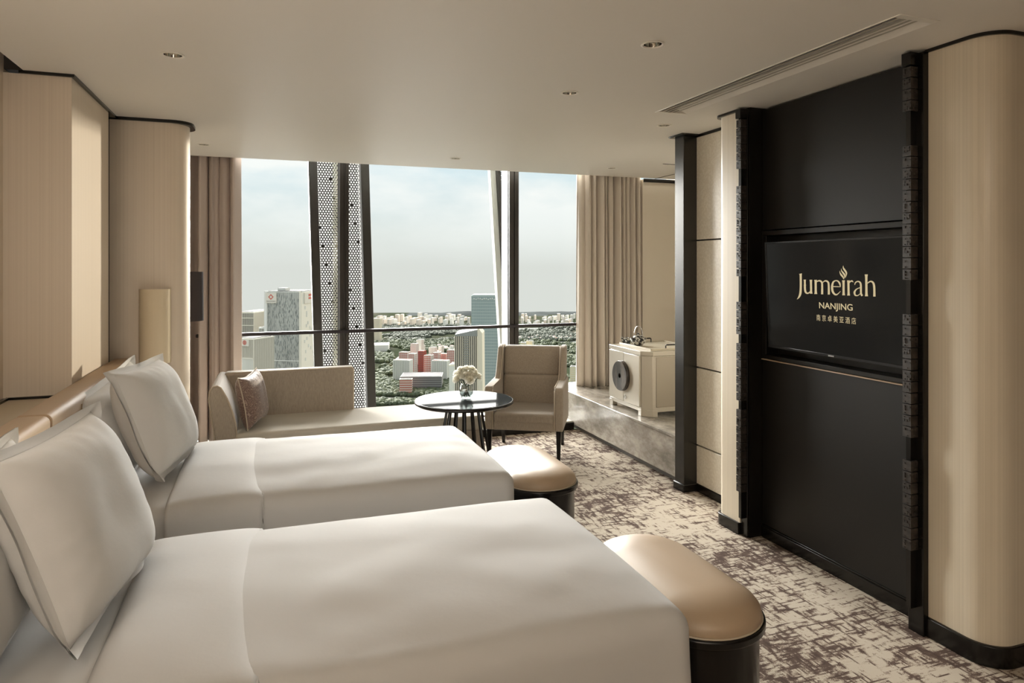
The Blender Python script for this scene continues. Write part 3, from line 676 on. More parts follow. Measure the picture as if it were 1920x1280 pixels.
# ------------------------------------------------------------ benches at the foot of the beds
def bench(cx, cy, lab, w_=.465, l_=.85):
    o = empty('bed_bench', lab, 'bench', (cx, cy, 0)); r = w_/2
    def ring(rr, n=48):
        k_ = l_/2 - r; out_ = []
        for i in range(n):
            a = 2*math.pi*i/n; out_.append((rr*math.cos(a), rr*math.sin(a) + (k_ if math.sin(a) > 0 else -k_ if math.sin(a) < 0 else 0)))
        return out_
    MB().prism(ring(r-.022), .0, .40).build('body', M['black'], o, smooth=True, bevel=.004)
    MB().prism(ring(r), .395, .428).build('rim', M['black'], o, smooth=True, bevel=.008, seg=3)
    mb = MB(); n = 48; prof = [(r-.022, .41), (r-.014, .43), (r-.012, .442), (r-.018, .462), (r-.036, .483), (r-.07, .500), (r-.13, .512), (r-.19, .517)]
    k_ = l_/2 - r; vs = []
    for q, z in prof:
        for (x, y) in ring(max(q, .005), n): vs.append((x, y, z))
    fs = [(j*n+i, j*n+(i+1) % n, (j+1)*n+(i+1) % n, (j+1)*n+i) for j in range(len(prof)-1) for i in range(n)]; fs.append(tuple(range((len(prof)-1)*n, len(prof)*n)))
    lc = mb.add(vs, fs).build('leather_cushion', M['leather'], o, smooth=True, ang=80)
    MB().tube([(x, y, .430) for x, y in ring(r-.012)] + [(ring(r-.012)[0][0], ring(r-.012)[0][1], .430)], .004, 6).build('piping', M['pipe'], lc, smooth=True)
bench(1.51, 2.355, 'rounded tan leather bench with black base nearest the viewer')
bench(1.52, 3.985, 'rounded tan leather bench with black base nearer the armchair')

# ------------------------------------------------------------ daybed sofa, cushion
so = empty('sofa', 'taupe linen daybed with one side arm under the left window', 'sofa', (0, 0, 0))
MB().box(-.38, 1.72, 5.62, 6.45, .08, .30).build('base', M['linen'], so, bevel=.012)
MB().box(-.34, 1.74, 5.60, 6.30, .30, .425).build('seat_cushion', M['linenlight'], so, bevel=.03, seg=4)
def bk(a, b):
    return 0
mb = MB(); mb.box(-.36, .72, 6.24, 6.38, .30, .805)
bk_ = mb.build('backrest', M['linen'], so, bevel=.03, seg=4)
MB().tube([(-.30, 6.25, .800), (.70, 6.25, .800), (.712, 6.25, .78), (.712, 6.25, .42)], .005, 6).build('piping', M['pipe'], bk_, smooth=True)
prof = [(-.36, .10), (-.395, .45), (-.43, .70), (-.425, .76), (-.40, .795), (-.37, .80), (-.345, .785), (-.30, .70), (-.265, .60), (-.24, .50), (-.235, .42), (-.235, .10)]
mb = MB(); mb.prism(prof, 5.60, 6.38, Matrix(((1,0,0,0),(0,0,1,0),(0,1,0,0),(0,0,0,1))))
ar_ = mb.build('arm', M['linen'], so, bevel=.012, seg=3)
MB().tube([(p[0], 5.603, p[1]) for p in prof], .006, 6).build('piping', M['pipe'], ar_, smooth=True)
for x in (-.3, 1.6):
    for y in (5.7, 6.3): MB().box(x-.02, x+.02, y-.02, y+.02, 0, .08).build('leg', M['black'], so)
o = pillow_mesh(.40, .42, .17, 0, 9, pinch=.14).build('throw_cushion', M['cushion'], smooth=True, ang=180)
tag(o, 'brown cushion with pale scroll pattern against the sofa arm', 'cushion'); place(o, (-.13, 5.86, .645), (.33, .94, 0), (-.22, -.12, 1), 3)
ring = []
for i in range(81):
    q = i/80*4; sd = int(q) % 4; t = (q-int(q))*2-1
    u, v = [(t, -1), (1, t), (-t, 1), (-1, -t)][sd]
    ring.append((.20*u*(1-.14*(1-v*v)*u*u), .21*v*(1-.14*(1-u*u)*v*v), 0))
MB().tube(ring, .0045, 6).build('piping', M['pipe'], o, smooth=True)

# ------------------------------------------------------------ round table
tb = empty('side_table', 'round table with mirror dark top and thin splayed black legs', 'table', (1.44, 5.17, 0))
MB().lathe([(.0, .626), (.30, .626), (.372, .632), (.388, .642), (.388, .652), (.382, .660), (.0, .660)], 72, caps=False).build('table_rim', M['black'], tb, smooth=True)
MB().lathe([(.0, .6602), (.376, .6602), (.374, .6622), (.0, .6622)], 72, caps=False).build('glass_top', M['tabletop'], tb, smooth=True)
for i in range(14):
    a = 2*math.pi*i/14
    MB().tube([(.13*math.cos(a), .13*math.sin(a), .628), (.235*math.cos(a), .235*math.sin(a), .012)], .0095, 8).build('leg', M['black'], tb, smooth=True)
MB().lathe([(.215, .0), (.25, .0), (.25, .012), (.215, .012), (.215, 0)], 48, caps=False).build('foot_ring', M['black'], tb, smooth=True)
MB().lathe([(.15, .616), (.15, .628)], 32).build('collar', M['black'], tb, smooth=True)
VX, VY, VZ = 1.463, 5.19, .6622
vs_ = empty('vase', 'small round clear glass vase with water on the round table', 'vase', (VX, VY, VZ))
MB().lathe([(.0, .004), (.032, .002), (.040, .008), (.052, .035), (.055, .062), (.050, .088), (.040, .108), (.042, .114), (.039, .114), (.037, .106), (.047, .086), (.052, .062), (.049, .036), (.036, .012), (0, .010)], 40, caps=False).build('vase_body', M['vase'], vs_, smooth=True)
MB().lathe([(0, .012), (.034, .0125), (.047, .036), (.050, .060), (0, .060)], 32, caps=False).build('water', M['vase'], vs_, smooth=True)
def rose_mesh(seed, rad):
    rnd = random.Random(seed); mb = MB()
    for layer, (cnt, r0, op, hh) in enumerate([(3, .22, .05, .95), (4, .40, .18, .92), (5, .62, .40, .80), (6, .85, .72, .62)]):
        for k_ in range(cnt):
            a0 = 2*math.pi*(k_ + .37*layer)/cnt + rnd.uniform(-.1, .1); wd = 2*math.pi/cnt*.62
            def fn(s_, t, a0=a0, wd=wd, r0=r0, op=op, hh=hh):
                a = a0 + (s_-.5)*2*wd; rr = rad*(r0*math.sin(min(t*1.7, 1.57)) + op*.42*t**3)
                z = rad*(-.35 + (hh+.35)*t - .18*op*t**6*2.2) - rad*.22*(2*s_-1)**4*t
                return (rr*math.cos(a), rr*math.sin(a), z)
            mb.grid(fn, 7, 6)
    mb.lathe([(.02*rad, -.42*rad), (.30*rad, -.30*rad), (.38*rad, .05*rad), (.16*rad, .72*rad)], 12); return mb
rs = [(0, 0, .228), (-.055, -.01, .205), (.055, -.015, .205), (-.022, -.058, .186), (.03, -.055, .190), (.0, .055, .210), (-.06, .045, .19), (.062, .04, .192), (-.082, -.035, .165), (.082, -.03, .170), (.0, -.085, .158), (.045, .02, .222), (-.04, .015, .222)]
lb = ['topmost rose of the bunch', 'rose left of the topmost one', 'rose right of the topmost one', 'rose facing front left', 'rose facing front right', 'rose behind the topmost one', 'rose at the back left', 'rose at the back right', 'rose at the far left edge of the bunch', 'rose at the far right edge of the bunch', 'lowest front rose above the vase neck', 'upper rose right of centre', 'upper rose left of centre']
for i, (x, y, z) in enumerate(rs):
    o = empty('rose', 'cream ' + lb[i] + ' in the vase', 'flower', (VX, VY, VZ), 0, 'cream roses in the vase')
    d = Vector((x*1.5, y*1.5, .09)).normalized(); q = d.to_track_quat('Z', 'Y').to_matrix().to_4x4()
    m_ = rose_mesh(i, .037); mm_ = MB(); mm_.add(m_.v, m_.f, Tm(x, y, z) @ q); mm_.build('bloom', M['petal'], o, smooth=True, ang=60)
    MB().tube([(x, y, z-.012), (x*.45, y*.45, z*.62), (x*.12, y*.12, .10), (-x*.35, -y*.35, .018)], .0028, 6).build('stem', M['leaf'], o, smooth=True)

# ------------------------------------------------------------ armchair
ch = empty('armchair', 'taupe linen wing armchair with dark legs beside the round table', 'armchair', (2.24, 5.85, 0), R(-28.6))
sq = lambda: MB()
def tbox(mb, x0, x1, y0, y1, z0, z1, dx=0, dy=0, M_=None):   # top shifted
    return mb.add([(x0,y0,z0),(x1,y0,z0),(x1,y1,z0),(x0,y1,z0),(x0+dx,y0+dy,z1),(x1+dx,y0+dy,z1),(x1+dx,y1+dy,z1),(x0+dx,y1+dy,z1)],
                  [(3,2,1,0),(4,5,6,7),(0,1,5,4),(1,2,6,5),(2,3,7,6),(3,0,4,7)], M_)
MB().box(-.27, .27, -.335, .25, .275, .36).build('seat_frame', M['linen'], ch, bevel=.01)
def seatfn(a, b): return 0
MB().box(-.268, .268, -.345, .20, .335, .425).build('seat_cushion', M['linen'], ch, bevel=.028, seg=4)
tbox(MB(), -.272, .272, .15, .27, .40, .68, 0, .055).build('lumbar_pad', M['linen'], ch, bevel=.03, seg=4)
tbox(MB(), -.272, .272, .208, .31, .672, .945, 0, .055).build('head_pad', M['linen'], ch, bevel=.03, seg=4)
tbox(MB(), -.30, .30, .25, .33, .275, .93, 0, .075).build('back_shell', M['linen'], ch, bevel=.02, seg=3)
for s_ in (-1, 1):
    x0, x1 = (.27, .345) if s_ > 0 else (-.345, -.27)
    # arm: slightly raised towards the back
    yz = [(-.335, .275), (-.335, .625), (-.325, .645), (-.30, .655), (.28, .665), (.30, .275)]
    mb = MB(); mb.prism(yz, x0, x1, Matrix(((0,0,1,0),(1,0,0,0),(0,1,0,0),(0,0,0,1)))); arm_ = mb.build('arm', M['linen'], ch, bevel=.014, seg=3)
    xa, xb = (.272, .325) if s_ > 0 else (-.325, -.272)
    yz = [(.02, .64), (.10, .72), (.175, .86), (.215, .935), (.26, .952), (.38, .952), (.33, .55), (.28, .50)]
    mb = MB(); mb.prism(yz, xa, xb, Matrix(((0,0,1,0),(1,0,0,0),(0,1,0,0),(0,0,0,1)))); wing_ = mb.build('wing', M['linen'], ch, bevel=.016, seg=3)
    MB().tube([(xa if s_ > 0 else xb, p[0]-.002, p[1]) for p in yz[:5]], .004, 6).build('piping', M['pipe'], wing_, smooth=True)
    MB().tube([((x0 if s_ > 0 else x1), -.337, .28), ((x0 if s_ > 0 else x1), -.337, .62), ((x0 if s_ > 0 else x1), -.31, .657), ((x0 if s_ > 0 else x1), .1, .660)], .004, 6).build('piping', M['pipe'], arm_, smooth=True)
    for yy, dy in ((-.305, -.004), (.27, .05)):
        xx = s_*.305 if yy < 0 else s_*.285
        t_ = MB(); t_.add([(xx-.014, yy-.014+dy, 0), (xx+.014, yy-.014+dy, 0), (xx+.014, yy+.014+dy, 0), (xx-.014, yy+.014+dy, 0), (xx-.022, yy-.022, .28), (xx+.022, yy-.022, .28), (xx+.022, yy+.022, .28), (xx-.022, yy+.022, .28)],
            [(3,2,1,0),(4,5,6,7),(0,1,5,4),(1,2,6,5),(2,3,7,6),(3,0,4,7)]); t_.build('leg', M['black'], ch, bevel=.003)

# ------------------------------------------------------------ bar cabinet and tea set
cx0, cx1, cy0, cy1, cz0, cz1 = 3.09, 3.75, 5.22, 5.88, .38, .955
cab = empty('bar_cabinet', 'cream lacquered two door cabinet with round dark pull on the marble ledge', 'cabinet', ((cx0+cx1)/2, (cy0+cy1)/2, cz0))
hx, hy = (cx1-cx0)/2, (cy1-cy0)/2; cc = .075
def oct_(g=0): return [(-hx+g, -hy+cc), (-hx+cc, -hy+g), (hx, -hy+g), (hx, hy-g), (-hx+g, hy-g)]
MB().prism(oct_(.006), .055, .535).build('body', M['cab'], cab, bevel=.004)
MB().prism(oct_(-.006), .537, .575).build('top_board', M['cab'], cab, bevel=.004)
# feet / apron
ap = MB(); ap.prism([(-hx, -hy+cc), (-hx+cc, -hy), (-hx+cc+.05, -hy), (-hx+cc+.05, -hy+.05), (-hx+.04, -hy+cc+.05), (-hx, -hy+cc+.05)], 0, .06)
ap.box(-hx, -hx+.05, hy-.06, hy, 0, .06); ap.box(hx-.05, hx, -hy, -hy+.06, 0, .06); ap.box(hx-.05, hx, hy-.06, hy, 0, .06); ap.build('feet', M['cab'], cab, bevel=.003)
ap = MB(); ap.box(-hx+.002, -hx+.02, -hy+cc, hy, .042, .075); ap.box(-hx+cc, hx, -hy+.002, -hy+.02, .042, .075); ap.build('apron', M['cab'], cab, bevel=.002)
ym = (-hy+cc+.02 + hy-.01)/2
d1 = MB().box(-hx-.010, -hx+.008, ym+.002, hy-.006, .08, .53).build('door', M['cab'], cab, bevel=.003)
d2 = MB().box(-hx-.010, -hx+.008, -hy+cc+.012, ym-.002, .08, .53).build('door', M['cab'], cab, bevel=.003)
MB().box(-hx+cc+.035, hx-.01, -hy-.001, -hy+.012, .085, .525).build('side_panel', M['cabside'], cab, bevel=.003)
rotx = Matrix.Rotation(R(-90), 4, 'Y')
MB().lathe([(.022, 0), (.022, .03), (.135, .034), (.140, .024), (.140, 0), (.022, 0)], 48, Tm(-hx-.010, ym+.02, .315) @ rotx, caps=False).build('round_pull', M['horn'], d1, smooth=True, ang=30)
MB().lathe([(.024, .004), (.0, .004)], 20, Tm(-hx-.010, ym+.02, .315) @ rotx, caps=False).build('pull_centre', M['void'], d1)
MB().lathe([(.013, .004), (.017, .004), (.017, .008), (.013, .008), (.013, .004)], 24, Tm(-hx-.010, ym-.035, .13) @ rotx, caps=False).build('key_ring', M['silver'], d2, smooth=True)
tz = cz0 + .575
tr = empty('tray', 'cream tray with dark bar handles on top of the cabinet', 'tray', ((cx0+cx1)/2, (cy0+cy1)/2, tz))
MB().box(-.25, .25, -.29, .29, 0, .010).box(-.25, -.242, -.29, .29, .01, .02).box(.242, .25, -.29, .29, .01, .02).box(-.25, .25, -.29, -.282, .01, .02).box(-.25, .25, .282, .29, .01, .02).build('tray_board', M['tray'], tr, bevel=.002)
for s_ in (-1, 1):
    MB().tube([(-.09, s_*.275, .01), (-.09, s_*.275, .042), (-.084, s_*.275, .048), (.084, s_*.275, .048), (.09, s_*.275, .042), (.09, s_*.275, .01)], .006, 8).build('handle', M['black'], tr, smooth=True)
def on_tray(u, z=.01): p = at(u, 660, y=None, x=None, z=tz+z); return p
tp = empty('teapot', 'black and white teapot with tall hoop handle on the tray', 'teapot', (3.24, 5.60, tz+.011))
MB().lathe([(.0, .0), (.036, .0), (.040, .006), (.062, .03), (.076, .062), (.078, .072), (.058, .080), (.03, .088), (0, .09)], 36, caps=False).build('pot_body', M['china'], tp, smooth=True)
MB().lathe([(.0, .082), (.05, .083), (.042, .092), (.02, .100), (.008, .106), (.012, .116), (0, .12)], 28, caps=False).build('lid', M['china'], tp, smooth=True)
MB().tube([(-.04, 0, .085)] + [(.038*math.cos(R(a)), 0, .10 + .082*math.sin(R(a))) for a in range(180, -1, -15)] + [(.04, 0, .085)], .003, 8, Matrix.Rotation(R(-32), 4, 'Z')).build('hoop_handle', M['silver'], tp, smooth=True)
MB().tube([(0, .06, .045), (0, .085, .058), (0, .10, .080)], [.014, .010, .007], 10, Matrix.Rotation(R(140), 4, 'Z')).build('spout', M['china'], tp, smooth=True)
for i, (x, y, l_) in enumerate(((3.21, 5.73, 'nearer the teapot'), (3.22, 5.82, 'farther from the teapot'))):
    o = empty('teacup', f'small black and white teacup {l_} on the tray', 'cup', (x, y, tz+.011), 0, 'teacups on the tray')
    MB().lathe([(0, 0), (.016, 0), (.018, .008), (.030, .026), (.038, .056), (.036, .056), (.028, .028), (0, .012)], 28, caps=False).build('cup_body', M['china'], o, smooth=True)
    MB().lathe([(.0365, .054), (.0390, .057), (.0355, .057)], 28, caps=False).build('cup_rim', M['rim'], o, smooth=True)

# ------------------------------------------------------------ the city outside, 200 m below
GZ = -200.0
def gd(v): return 1280*(CAM_H-GZ)/(v-500)
def cmat(name, col, rough=.8, var=None, spec=.2): return mat(name, col, rough, spec=spec, var=var)
K = {'stone': cmat('facade_stone', (.88, .82, .70)), 'grey': cmat('facade_grey', (.66, .65, .60), var=((.12, .12, .05), (.78, .77, .71), .4, .6)), 'dark': cmat('facade_glass_dark', (.13, .13, .125), .6, spec=.2),
     'mid': cmat('facade_glass_grey', (.33, .34, .32), .7), 'red': cmat('red_brick', (.50, .13, .09)), 'redroof': cmat('red_roof', (.50, .20, .15)), 'cream': cmat('cream_render', (.86, .78, .62)),
     'white': cmat('white_render', (.86, .84, .78)), 'green': cmat('green_glass', (.33, .42, .42), .3, spec=.6), 'greenrib': cmat('green_rib', (.50, .57, .55)), 'pale': cmat('far_render', (.74, .70, .64)),  # far renders kept pale, distance haze put into their colour
     'pale2': cmat('far_render_warm', (.80, .70, .60)), 'slab': cmat('dark_slab', (.16, .15, .15)), 'sign': cmat('sign_cream', (.80, .74, .64)), 'logo': cmat('sign_red', (.65, .16, .12)), 'ink': cmat('sign_ink', (.2, .18, .16)),
     'roof': cmat('flat_roof', (.10, .095, .085)), 'hill': cmat('hill_green', (.10, .107, .106), var=((.004, .004, .01), (.11, .117, .112), .4, .6), spec=0), 'yellow': cmat('yellow_render', (.85, .70, .42))}  # hills greyed, distance haze put into the colour
def ground_fn(t, b, c):
    a = tnoise(t, c, (.004, .004, 1), 6, .65); d = tnoise(t, c, (.03, .03, 1), 4, .6)
    s_ = tmath(t, 'ADD', tmath(t, 'MULTIPLY', a, .7), tmath(t, 'MULTIPLY', d, .3))
    t.links.new(tramp(t, s_, [(.40, (.045, .055, .032)), (.50, (.060, .068, .044)), (.56, (.09, .09, .068)), (.62, (.13, .122, .10))]), b.inputs['Base Color'])
K['ground'] = two_layer(mat('city_ground', (.05, .06, .04), .95, spec=0), ground_fn)
K['road'] = cmat('road_pale', (.11, .10, .085)); K['water'] = cmat('canal_pale', (.12, .13, .115))
Dend = 3000; rnd2 = random.Random(5)
gm = MB(); pts = []
nseg = 40
a_ = [C0 + (FW*d_ + RT*(d_*t_)) for d_, t_ in [(150, -1.6), (150, 1.6)]]
for i in range(nseg+1):
    t_ = 1.6 - 3.2*i/nseg; a_.append(C0 + FW*Dend + RT*(Dend*t_))
gm.prism([(p.x, p.y) for p in a_], GZ-3, GZ)
struct(gm.build('ground', K['ground']), 'green and built-up plain far below the windows')
# hills on the skyline
def ridge(u0, u1, prof, D_, dep, lab, seed):
    def fn(a, b):
        u = u0 + (u1-u0)*a; base = C0 + FW*(D_ + dep*(b-.5)*1.0) + RT*((u-960)/1280*(D_+dep*(b-.5)))
        k_ = math.sin(math.pi*b)**.8; i = a*(len(prof)-1); i0 = min(int(i), len(prof)-2); vv = prof[i0]*(1-(i-i0)) + prof[i0+1]*(i-i0)
        top = CAM_H + (500-vv)*D_/1280
        return (base.x, base.y, GZ + (top-GZ)*k_ + 1.5*noise.noise(Vector((u*.05, b*3, seed)))*k_)
    o = MB().grid(fn, 90, 10).build('hill', K['hill'], smooth=True, ang=180); tag(o, lab, 'hill'); return o
ridge(715, 1040, [593, 591, 588.5, 588, 587, 584.5, 583, 584, 584, 585, 586, 588, 590], 2900, 180, 'hazy grey green ridge on the skyline left of the armchair mullion', 1)
ridge(930, 1300, [589, 586, 584.5, 584, 584.5, 585, 586, 587, 588, 590], 2960, 160, 'hazy low ridge on the skyline behind the right window', 2)
def road(pts, w_, name='road', lab='pale road winding through the green plain', m='road'):
    P = [at(u, v, z=GZ+.6) for u, v in pts]; mb = MB(); L_ = []; 
    for i, p in enumerate(P):
        t_ = (P[min(i+1, len(P)-1)] - P[max(i-1, 0)]); t_.z = 0; t_.normalize(); n_ = Vector((-t_.y, t_.x, 0))*w_/2; L_ += [p+n_, p-n_]
    vs = [(q.x, q.y, q.z) for q in L_] + [(q.x, q.y, q.z-2) for q in L_]; n2 = len(L_); fs = []
    for i in range(len(P)-1):
        fs += [(2*i, 2*i+1, 2*i+3, 2*i+2), (2*i+n2, 2*i+2+n2, 2*i+3+n2, 2*i+1+n2), (2*i, 2*i+2, 2*i+2+n2, 2*i+n2), (2*i+1, 2*i+1+n2, 2*i+3+n2, 2*i+3)]
    return struct(mb.add(vs, fs).build(name, K[m]), lab)
road([(696, 745), (760, 749), (850, 750), (950, 748)], 16, lab='pale road running across below the trees')
road([(690, 716), (712, 698), (735, 682), (752, 668)], 12, lab='pale road slanting up behind the office blocks')
road([(700, 636), (760, 634), (800, 640), (860, 640)], 16, lab='pale road crossing the middle plain')
road([(960, 641), (1010, 639), (1040, 641), (1090, 641)], 26, 'road', 'wide pale embankment seen beside the armchair', 'water')
road([(960, 617), (1020, 615), (1090, 617)], 40, 'road', 'pale canal far off in the right window', 'water')
road([(700, 628), (780, 622), (830, 618), (880, 612)], 26, lab='far pale road left of the glass tower')

def building(u0, u1, vt, D_, dep, phi, lab, body, fins=None, nf=0, floors=0, fm=None, fw=.5, fd=.6, roofm='roof', group=None, cap=1.0, vb=None, name='building', side=True):
    """front face spans u0..u1; fins/floors: raised ribs on front and right side"""
    uc = (u0+u1)/2; p = C0 + FW*D_ + RT*(D_*(uc-960)/1280); ht = CAM_H + (500-vt)*D_/1280 - GZ; wd = (u1-u0)*D_/1280/math.cos(R(phi))
    o = empty(name, lab, 'building', (p.x, p.y, GZ), -YAW - R(phi), group); z0 = 0
    hb = (vb and (CAM_H + (500-vb)*D_/1280 - GZ)) or 0
    MB().box(-wd/2, wd/2, 0, dep, 0, ht).build('walls', K[body], o)
    MB().box(-wd/2-.3, wd/2+.3, -.3, dep+.3, ht, ht+cap).build('parapet', K[fm or body], o)
    MB().box(-wd/2+1, wd/2-1, 1, dep-1, ht+cap, ht+cap+.3).build('roof', K[roofm], o)
    if nf:
        mb = MB(); st = wd/nf; zb = max(0, ht - 170)
        for i in range(nf+1): x = -wd/2 + i*st; mb.box(x-st*fw/2, x+st*fw/2, -fd, 0, zb, ht)
        if side:
            n2 = max(1, int(dep/st))
            for i in range(n2+1): y = i*dep/n2; mb.box(wd/2, wd/2+fd, y-st*fw/2, y+st*fw/2, zb, ht)
        tag(mb.build('facade_fins', K[fm], o), kind='stuff')
    if floors:
        mb = MB(); fh = 3.6; n_ = int(min(ht, 150)/fh)
        for i in range(n_):
            z = ht - (i+1)*fh; mb.box(-wd/2, wd/2, -fd*.6, 0, z, z+fh*floors); 
            if side: mb.box(wd/2, wd/2+fd*.6, 0, dep, z, z+fh*floors)
        tag(mb.build('floor_bands', K[fm], o), kind='stuff')
    o['_w'] = wd; o['_h'] = ht; return o
# tall office tower with the red diamond sign
A = building(497, 565, 548, 420, 26, 9, 'tall grey office tower with a red diamond sign in the left window', 'mid', None, 46, 0, 'grey', .45, .25, cap=.6)
wA, hA = A['_w'], A['_h']; M['x'] = None
MB().box(-wA/2-.9, -wA/2+.9, -.8, .5, 0, hA+.8).build('corner_rib', K['white'], A)
MB().box(wA/2-.6, wA/2+.3, -.7, .5, 0, hA+.8).build('corner_rib', K['stone'], A)
MB().box(wA/2+.3, wA/2+.45, .3, 25.5, 0, hA).build('side_wall', K['stone'], A)
mb = MB()
for i in range(90):
    i_ = i; rr_ = random.Random(i); y_ = 2+rr_.random()*21; mb.box(wA/2+.45, wA/2+.6, y_, y_+1.2, hA-9-i*1.6, hA-7-i*1.6)
for z in (hA-24.6, hA-42.2): MB().box(-wA/2, wA/2, -.45, 0, z, z+.5).build('band', K['white'], A)
tag(mb.build('side_windows', K['grey'], A), kind='stuff')
mb = MB()
for i in range(620):
    rr_ = random.Random(i+99); x = rr_.uniform(-wA/2+1, wA/2-1.2); z = hA - rr_.uniform(2, 58); mb.box(x, x+.32, -.33, -.28, z, z+1.5)
tag(mb.build('shaded_windows', K['mid'], A), kind='stuff')  # small grey panes scattered at random over the front
sgA = MB().box(-wA/2+.2, -wA/2+7.2, -1.0, -.3, hA-6.6, hA-.2).build('sign_board', K['sign'], A)
sx, sz = -wA/2+3.7, hA-2.8
mb = MB()
for q in range(4):
    a = R(45+90*q); c_, s_ = math.cos(a), math.sin(a)
    f = lambda x, z, c_=c_, s_=s_: (sx + x*c_ - z*s_, sz + x*s_ + z*c_)
    P4 = [f(-.75, .72), f(1.15, .72), f(1.15, 1.25), f(-1.15, 1.25)]
    mb.add([(x, -1.1, z) for x, z in P4] + [(x, -1.0, z) for x, z in P4], [(0,1,2,3), (4,5,6,7), (0,1,5,4), (1,2,6,5), (2,3,7,6), (3,0,4,7)])
mb.build('red_diamond_mark', K['logo'], sgA)
mb = MB()
for i in range(6):
    x = -wA/2 + .9 + i*1.02
    for (dx, dz, w2, h2) in ((0, 0, .7, .12), (.28, -.35, .12, .8), (0, -.32, .7, .1), (0, -.62, .7, .12)): mb.box(x+dx, x+dx+w2, -1.1, -1.0, hA-5.6+dz+.35, hA-5.6+dz+.35+h2*.6)
tag(mb.build('sign_characters', K['ink'], sgA), kind='stuff')
MB().box(wA/2+.5, wA/2+1.0, 4, 18, hA-7, hA-.4).build('side_sign', K['sign'], A)
mb = MB(); mb.box(wA/2+1.0, wA/2+1.1, 9, 13, hA-2.6, hA-1.2); mb.box(wA/2+1.0, wA/2+1.1, 9, 13, hA-4.4, hA-3.2); mb.build('side_sign_mark', K['logo'], A)
MB().box(-wA/2+5.6, -wA/2+10.6, 4, 10, hA+.6, hA+2.6).build('roof_plant', K['grey'], A)
# two darker towers at its left
B = building(446, 476, 587, 520, 30, 6, 'dark ribbed tower standing behind the curtain edge', 'dark', None, 14, 0, 'stone', .25, .4, cap=.8)
for q in (3.4, 9, 15.5): MB().box(-B['_w']/2, B['_w']/2, -.6, 0, B['_h']-q-.5, B['_h']-q).build('band', K['stone'], B)
B2 = building(486, 499, 616, 480, 24, 6, 'low dark tower tucked behind the diamond sign tower', 'dark', None, 6, 0, 'grey', .25, .4)
Cb = building(444, 478, 636, 380, 16, 22, 'dark striped tower with a round red emblem below the handrail', 'dark', None, 20, 0, 'stone', .30, .35, cap=.6)
wC, hC = Cb['_w'], Cb['_h']
sgC = MB().box(-wC/2+2.6, -wC/2+8.3, -.9, -.3, hC-3.7, hC-.1).build('sign_board', K['sign'], Cb)
mb = MB(); RX = Matrix.Rotation(R(90), 4, 'X')
mb.lathe([(.95, 0), (1.25, 0), (1.25, .15), (.95, .15), (.95, 0)], 28, Tm(-wC/2+5.4, -.9, hC-1.7) @ RX, caps=False)
for q in (-.45, -.05, .4): mb.box(-wC/2+4.7, -wC/2+6.1, -1.05, -.9, hC-1.7+q-.08, hC-1.7+q+.12)
mb.box(-wC/2+5.3, -wC/2+5.5, -1.05, -.9, hC-2.6, hC-.9); mb.build('red_round_emblem', K['logo'], sgC)
MB().box(-wC/2, wC/2, -.6, 0, hC-10.8, hC-10.2).build('band', K['stone'], Cb)
MB().box(-wC/2, wC/2, -.3, .1, 0, hC-10.8).build('lower_wall', K['grey'], Cb)
# glass tower with rounded crown, and the slanted-roof tower before it
G = building(884, 936, 556, 800, 34, 4, 'pale green glass tower behind the vase of roses', 'green', None, 22, .28, 'greenrib', .22, .4, side=False)
wG, hG = G['_w'], G['_h']
MB().prism(rrect(-wG/2, wG/2, -.4, 34, 4), hG, hG+2.2).build('crown', K['greenrib'], G, smooth=True)
mb = MB()
for i in range(12): mb.lathe([(.5, 0), (.75, .25), (.5, .5)], 8, Tm(-wG/2+3+i*2.4, -.5, hG-2.5-.7*math.sin(i*2)) @ RX)
tag(mb.build('crown_ornament', K['white'], G), kind='stuff')
E_ = building(853, 898, 630, 640, 24, 3, 'cream striped tower with sloping roof behind the roses', 'dark', None, 13, 0, 'cream', .38, 1.0, cap=.4, side=False)
wE, hE = E_['_w'], E_['_h']
mb = MB(); mb.add([(-wE/2, -1, hE), (wE/2, -1, hE), (wE/2, 24, hE), (-wE/2, 24, hE), (-wE/2, -1, hE+1.5), (wE/2, -1, hE+6.5), (wE/2, 24, hE+8), (-wE/2, 24, hE+3)], [(3,2,1,0), (4,5,6,7), (0,1,5,4), (1,2,6,5), (2,3,7,6), (3,0,4,7)])
mb.build('sloping_roof', K['mid'], E_)
mb = MB()
for i in range(40): mb.box(-wE*.12, wE*.08, -1.2, -.1, hE-2-i*2.2, hE-1.1-i*2.2)
tag(mb.build('floor_bands', K['mid'], E_), kind='stuff')
mb = MB(); x0 = wE/2-1.2; mb.add([(x0, -2, 0), (x0+5.6, -2, 0), (x0+5.6, 22, 0), (x0, 22, 0), (x0, -2, hE+9), (x0+4.4, -2, hE+3), (x0+4.4, 22, hE+3), (x0, 22, hE+9)], [(3,2,1,0), (4,5,6,7), (0,1,5,4), (1,2,6,5), (2,3,7,6), (3,0,4,7)])
mb.build('cream_blade', K['cream'], E_)
building(842, 853, 686, 900, 26, 5, 'plain cream block left of the sloping roof tower', 'pale', None, 0, 0, 'cream', cap=1.5)
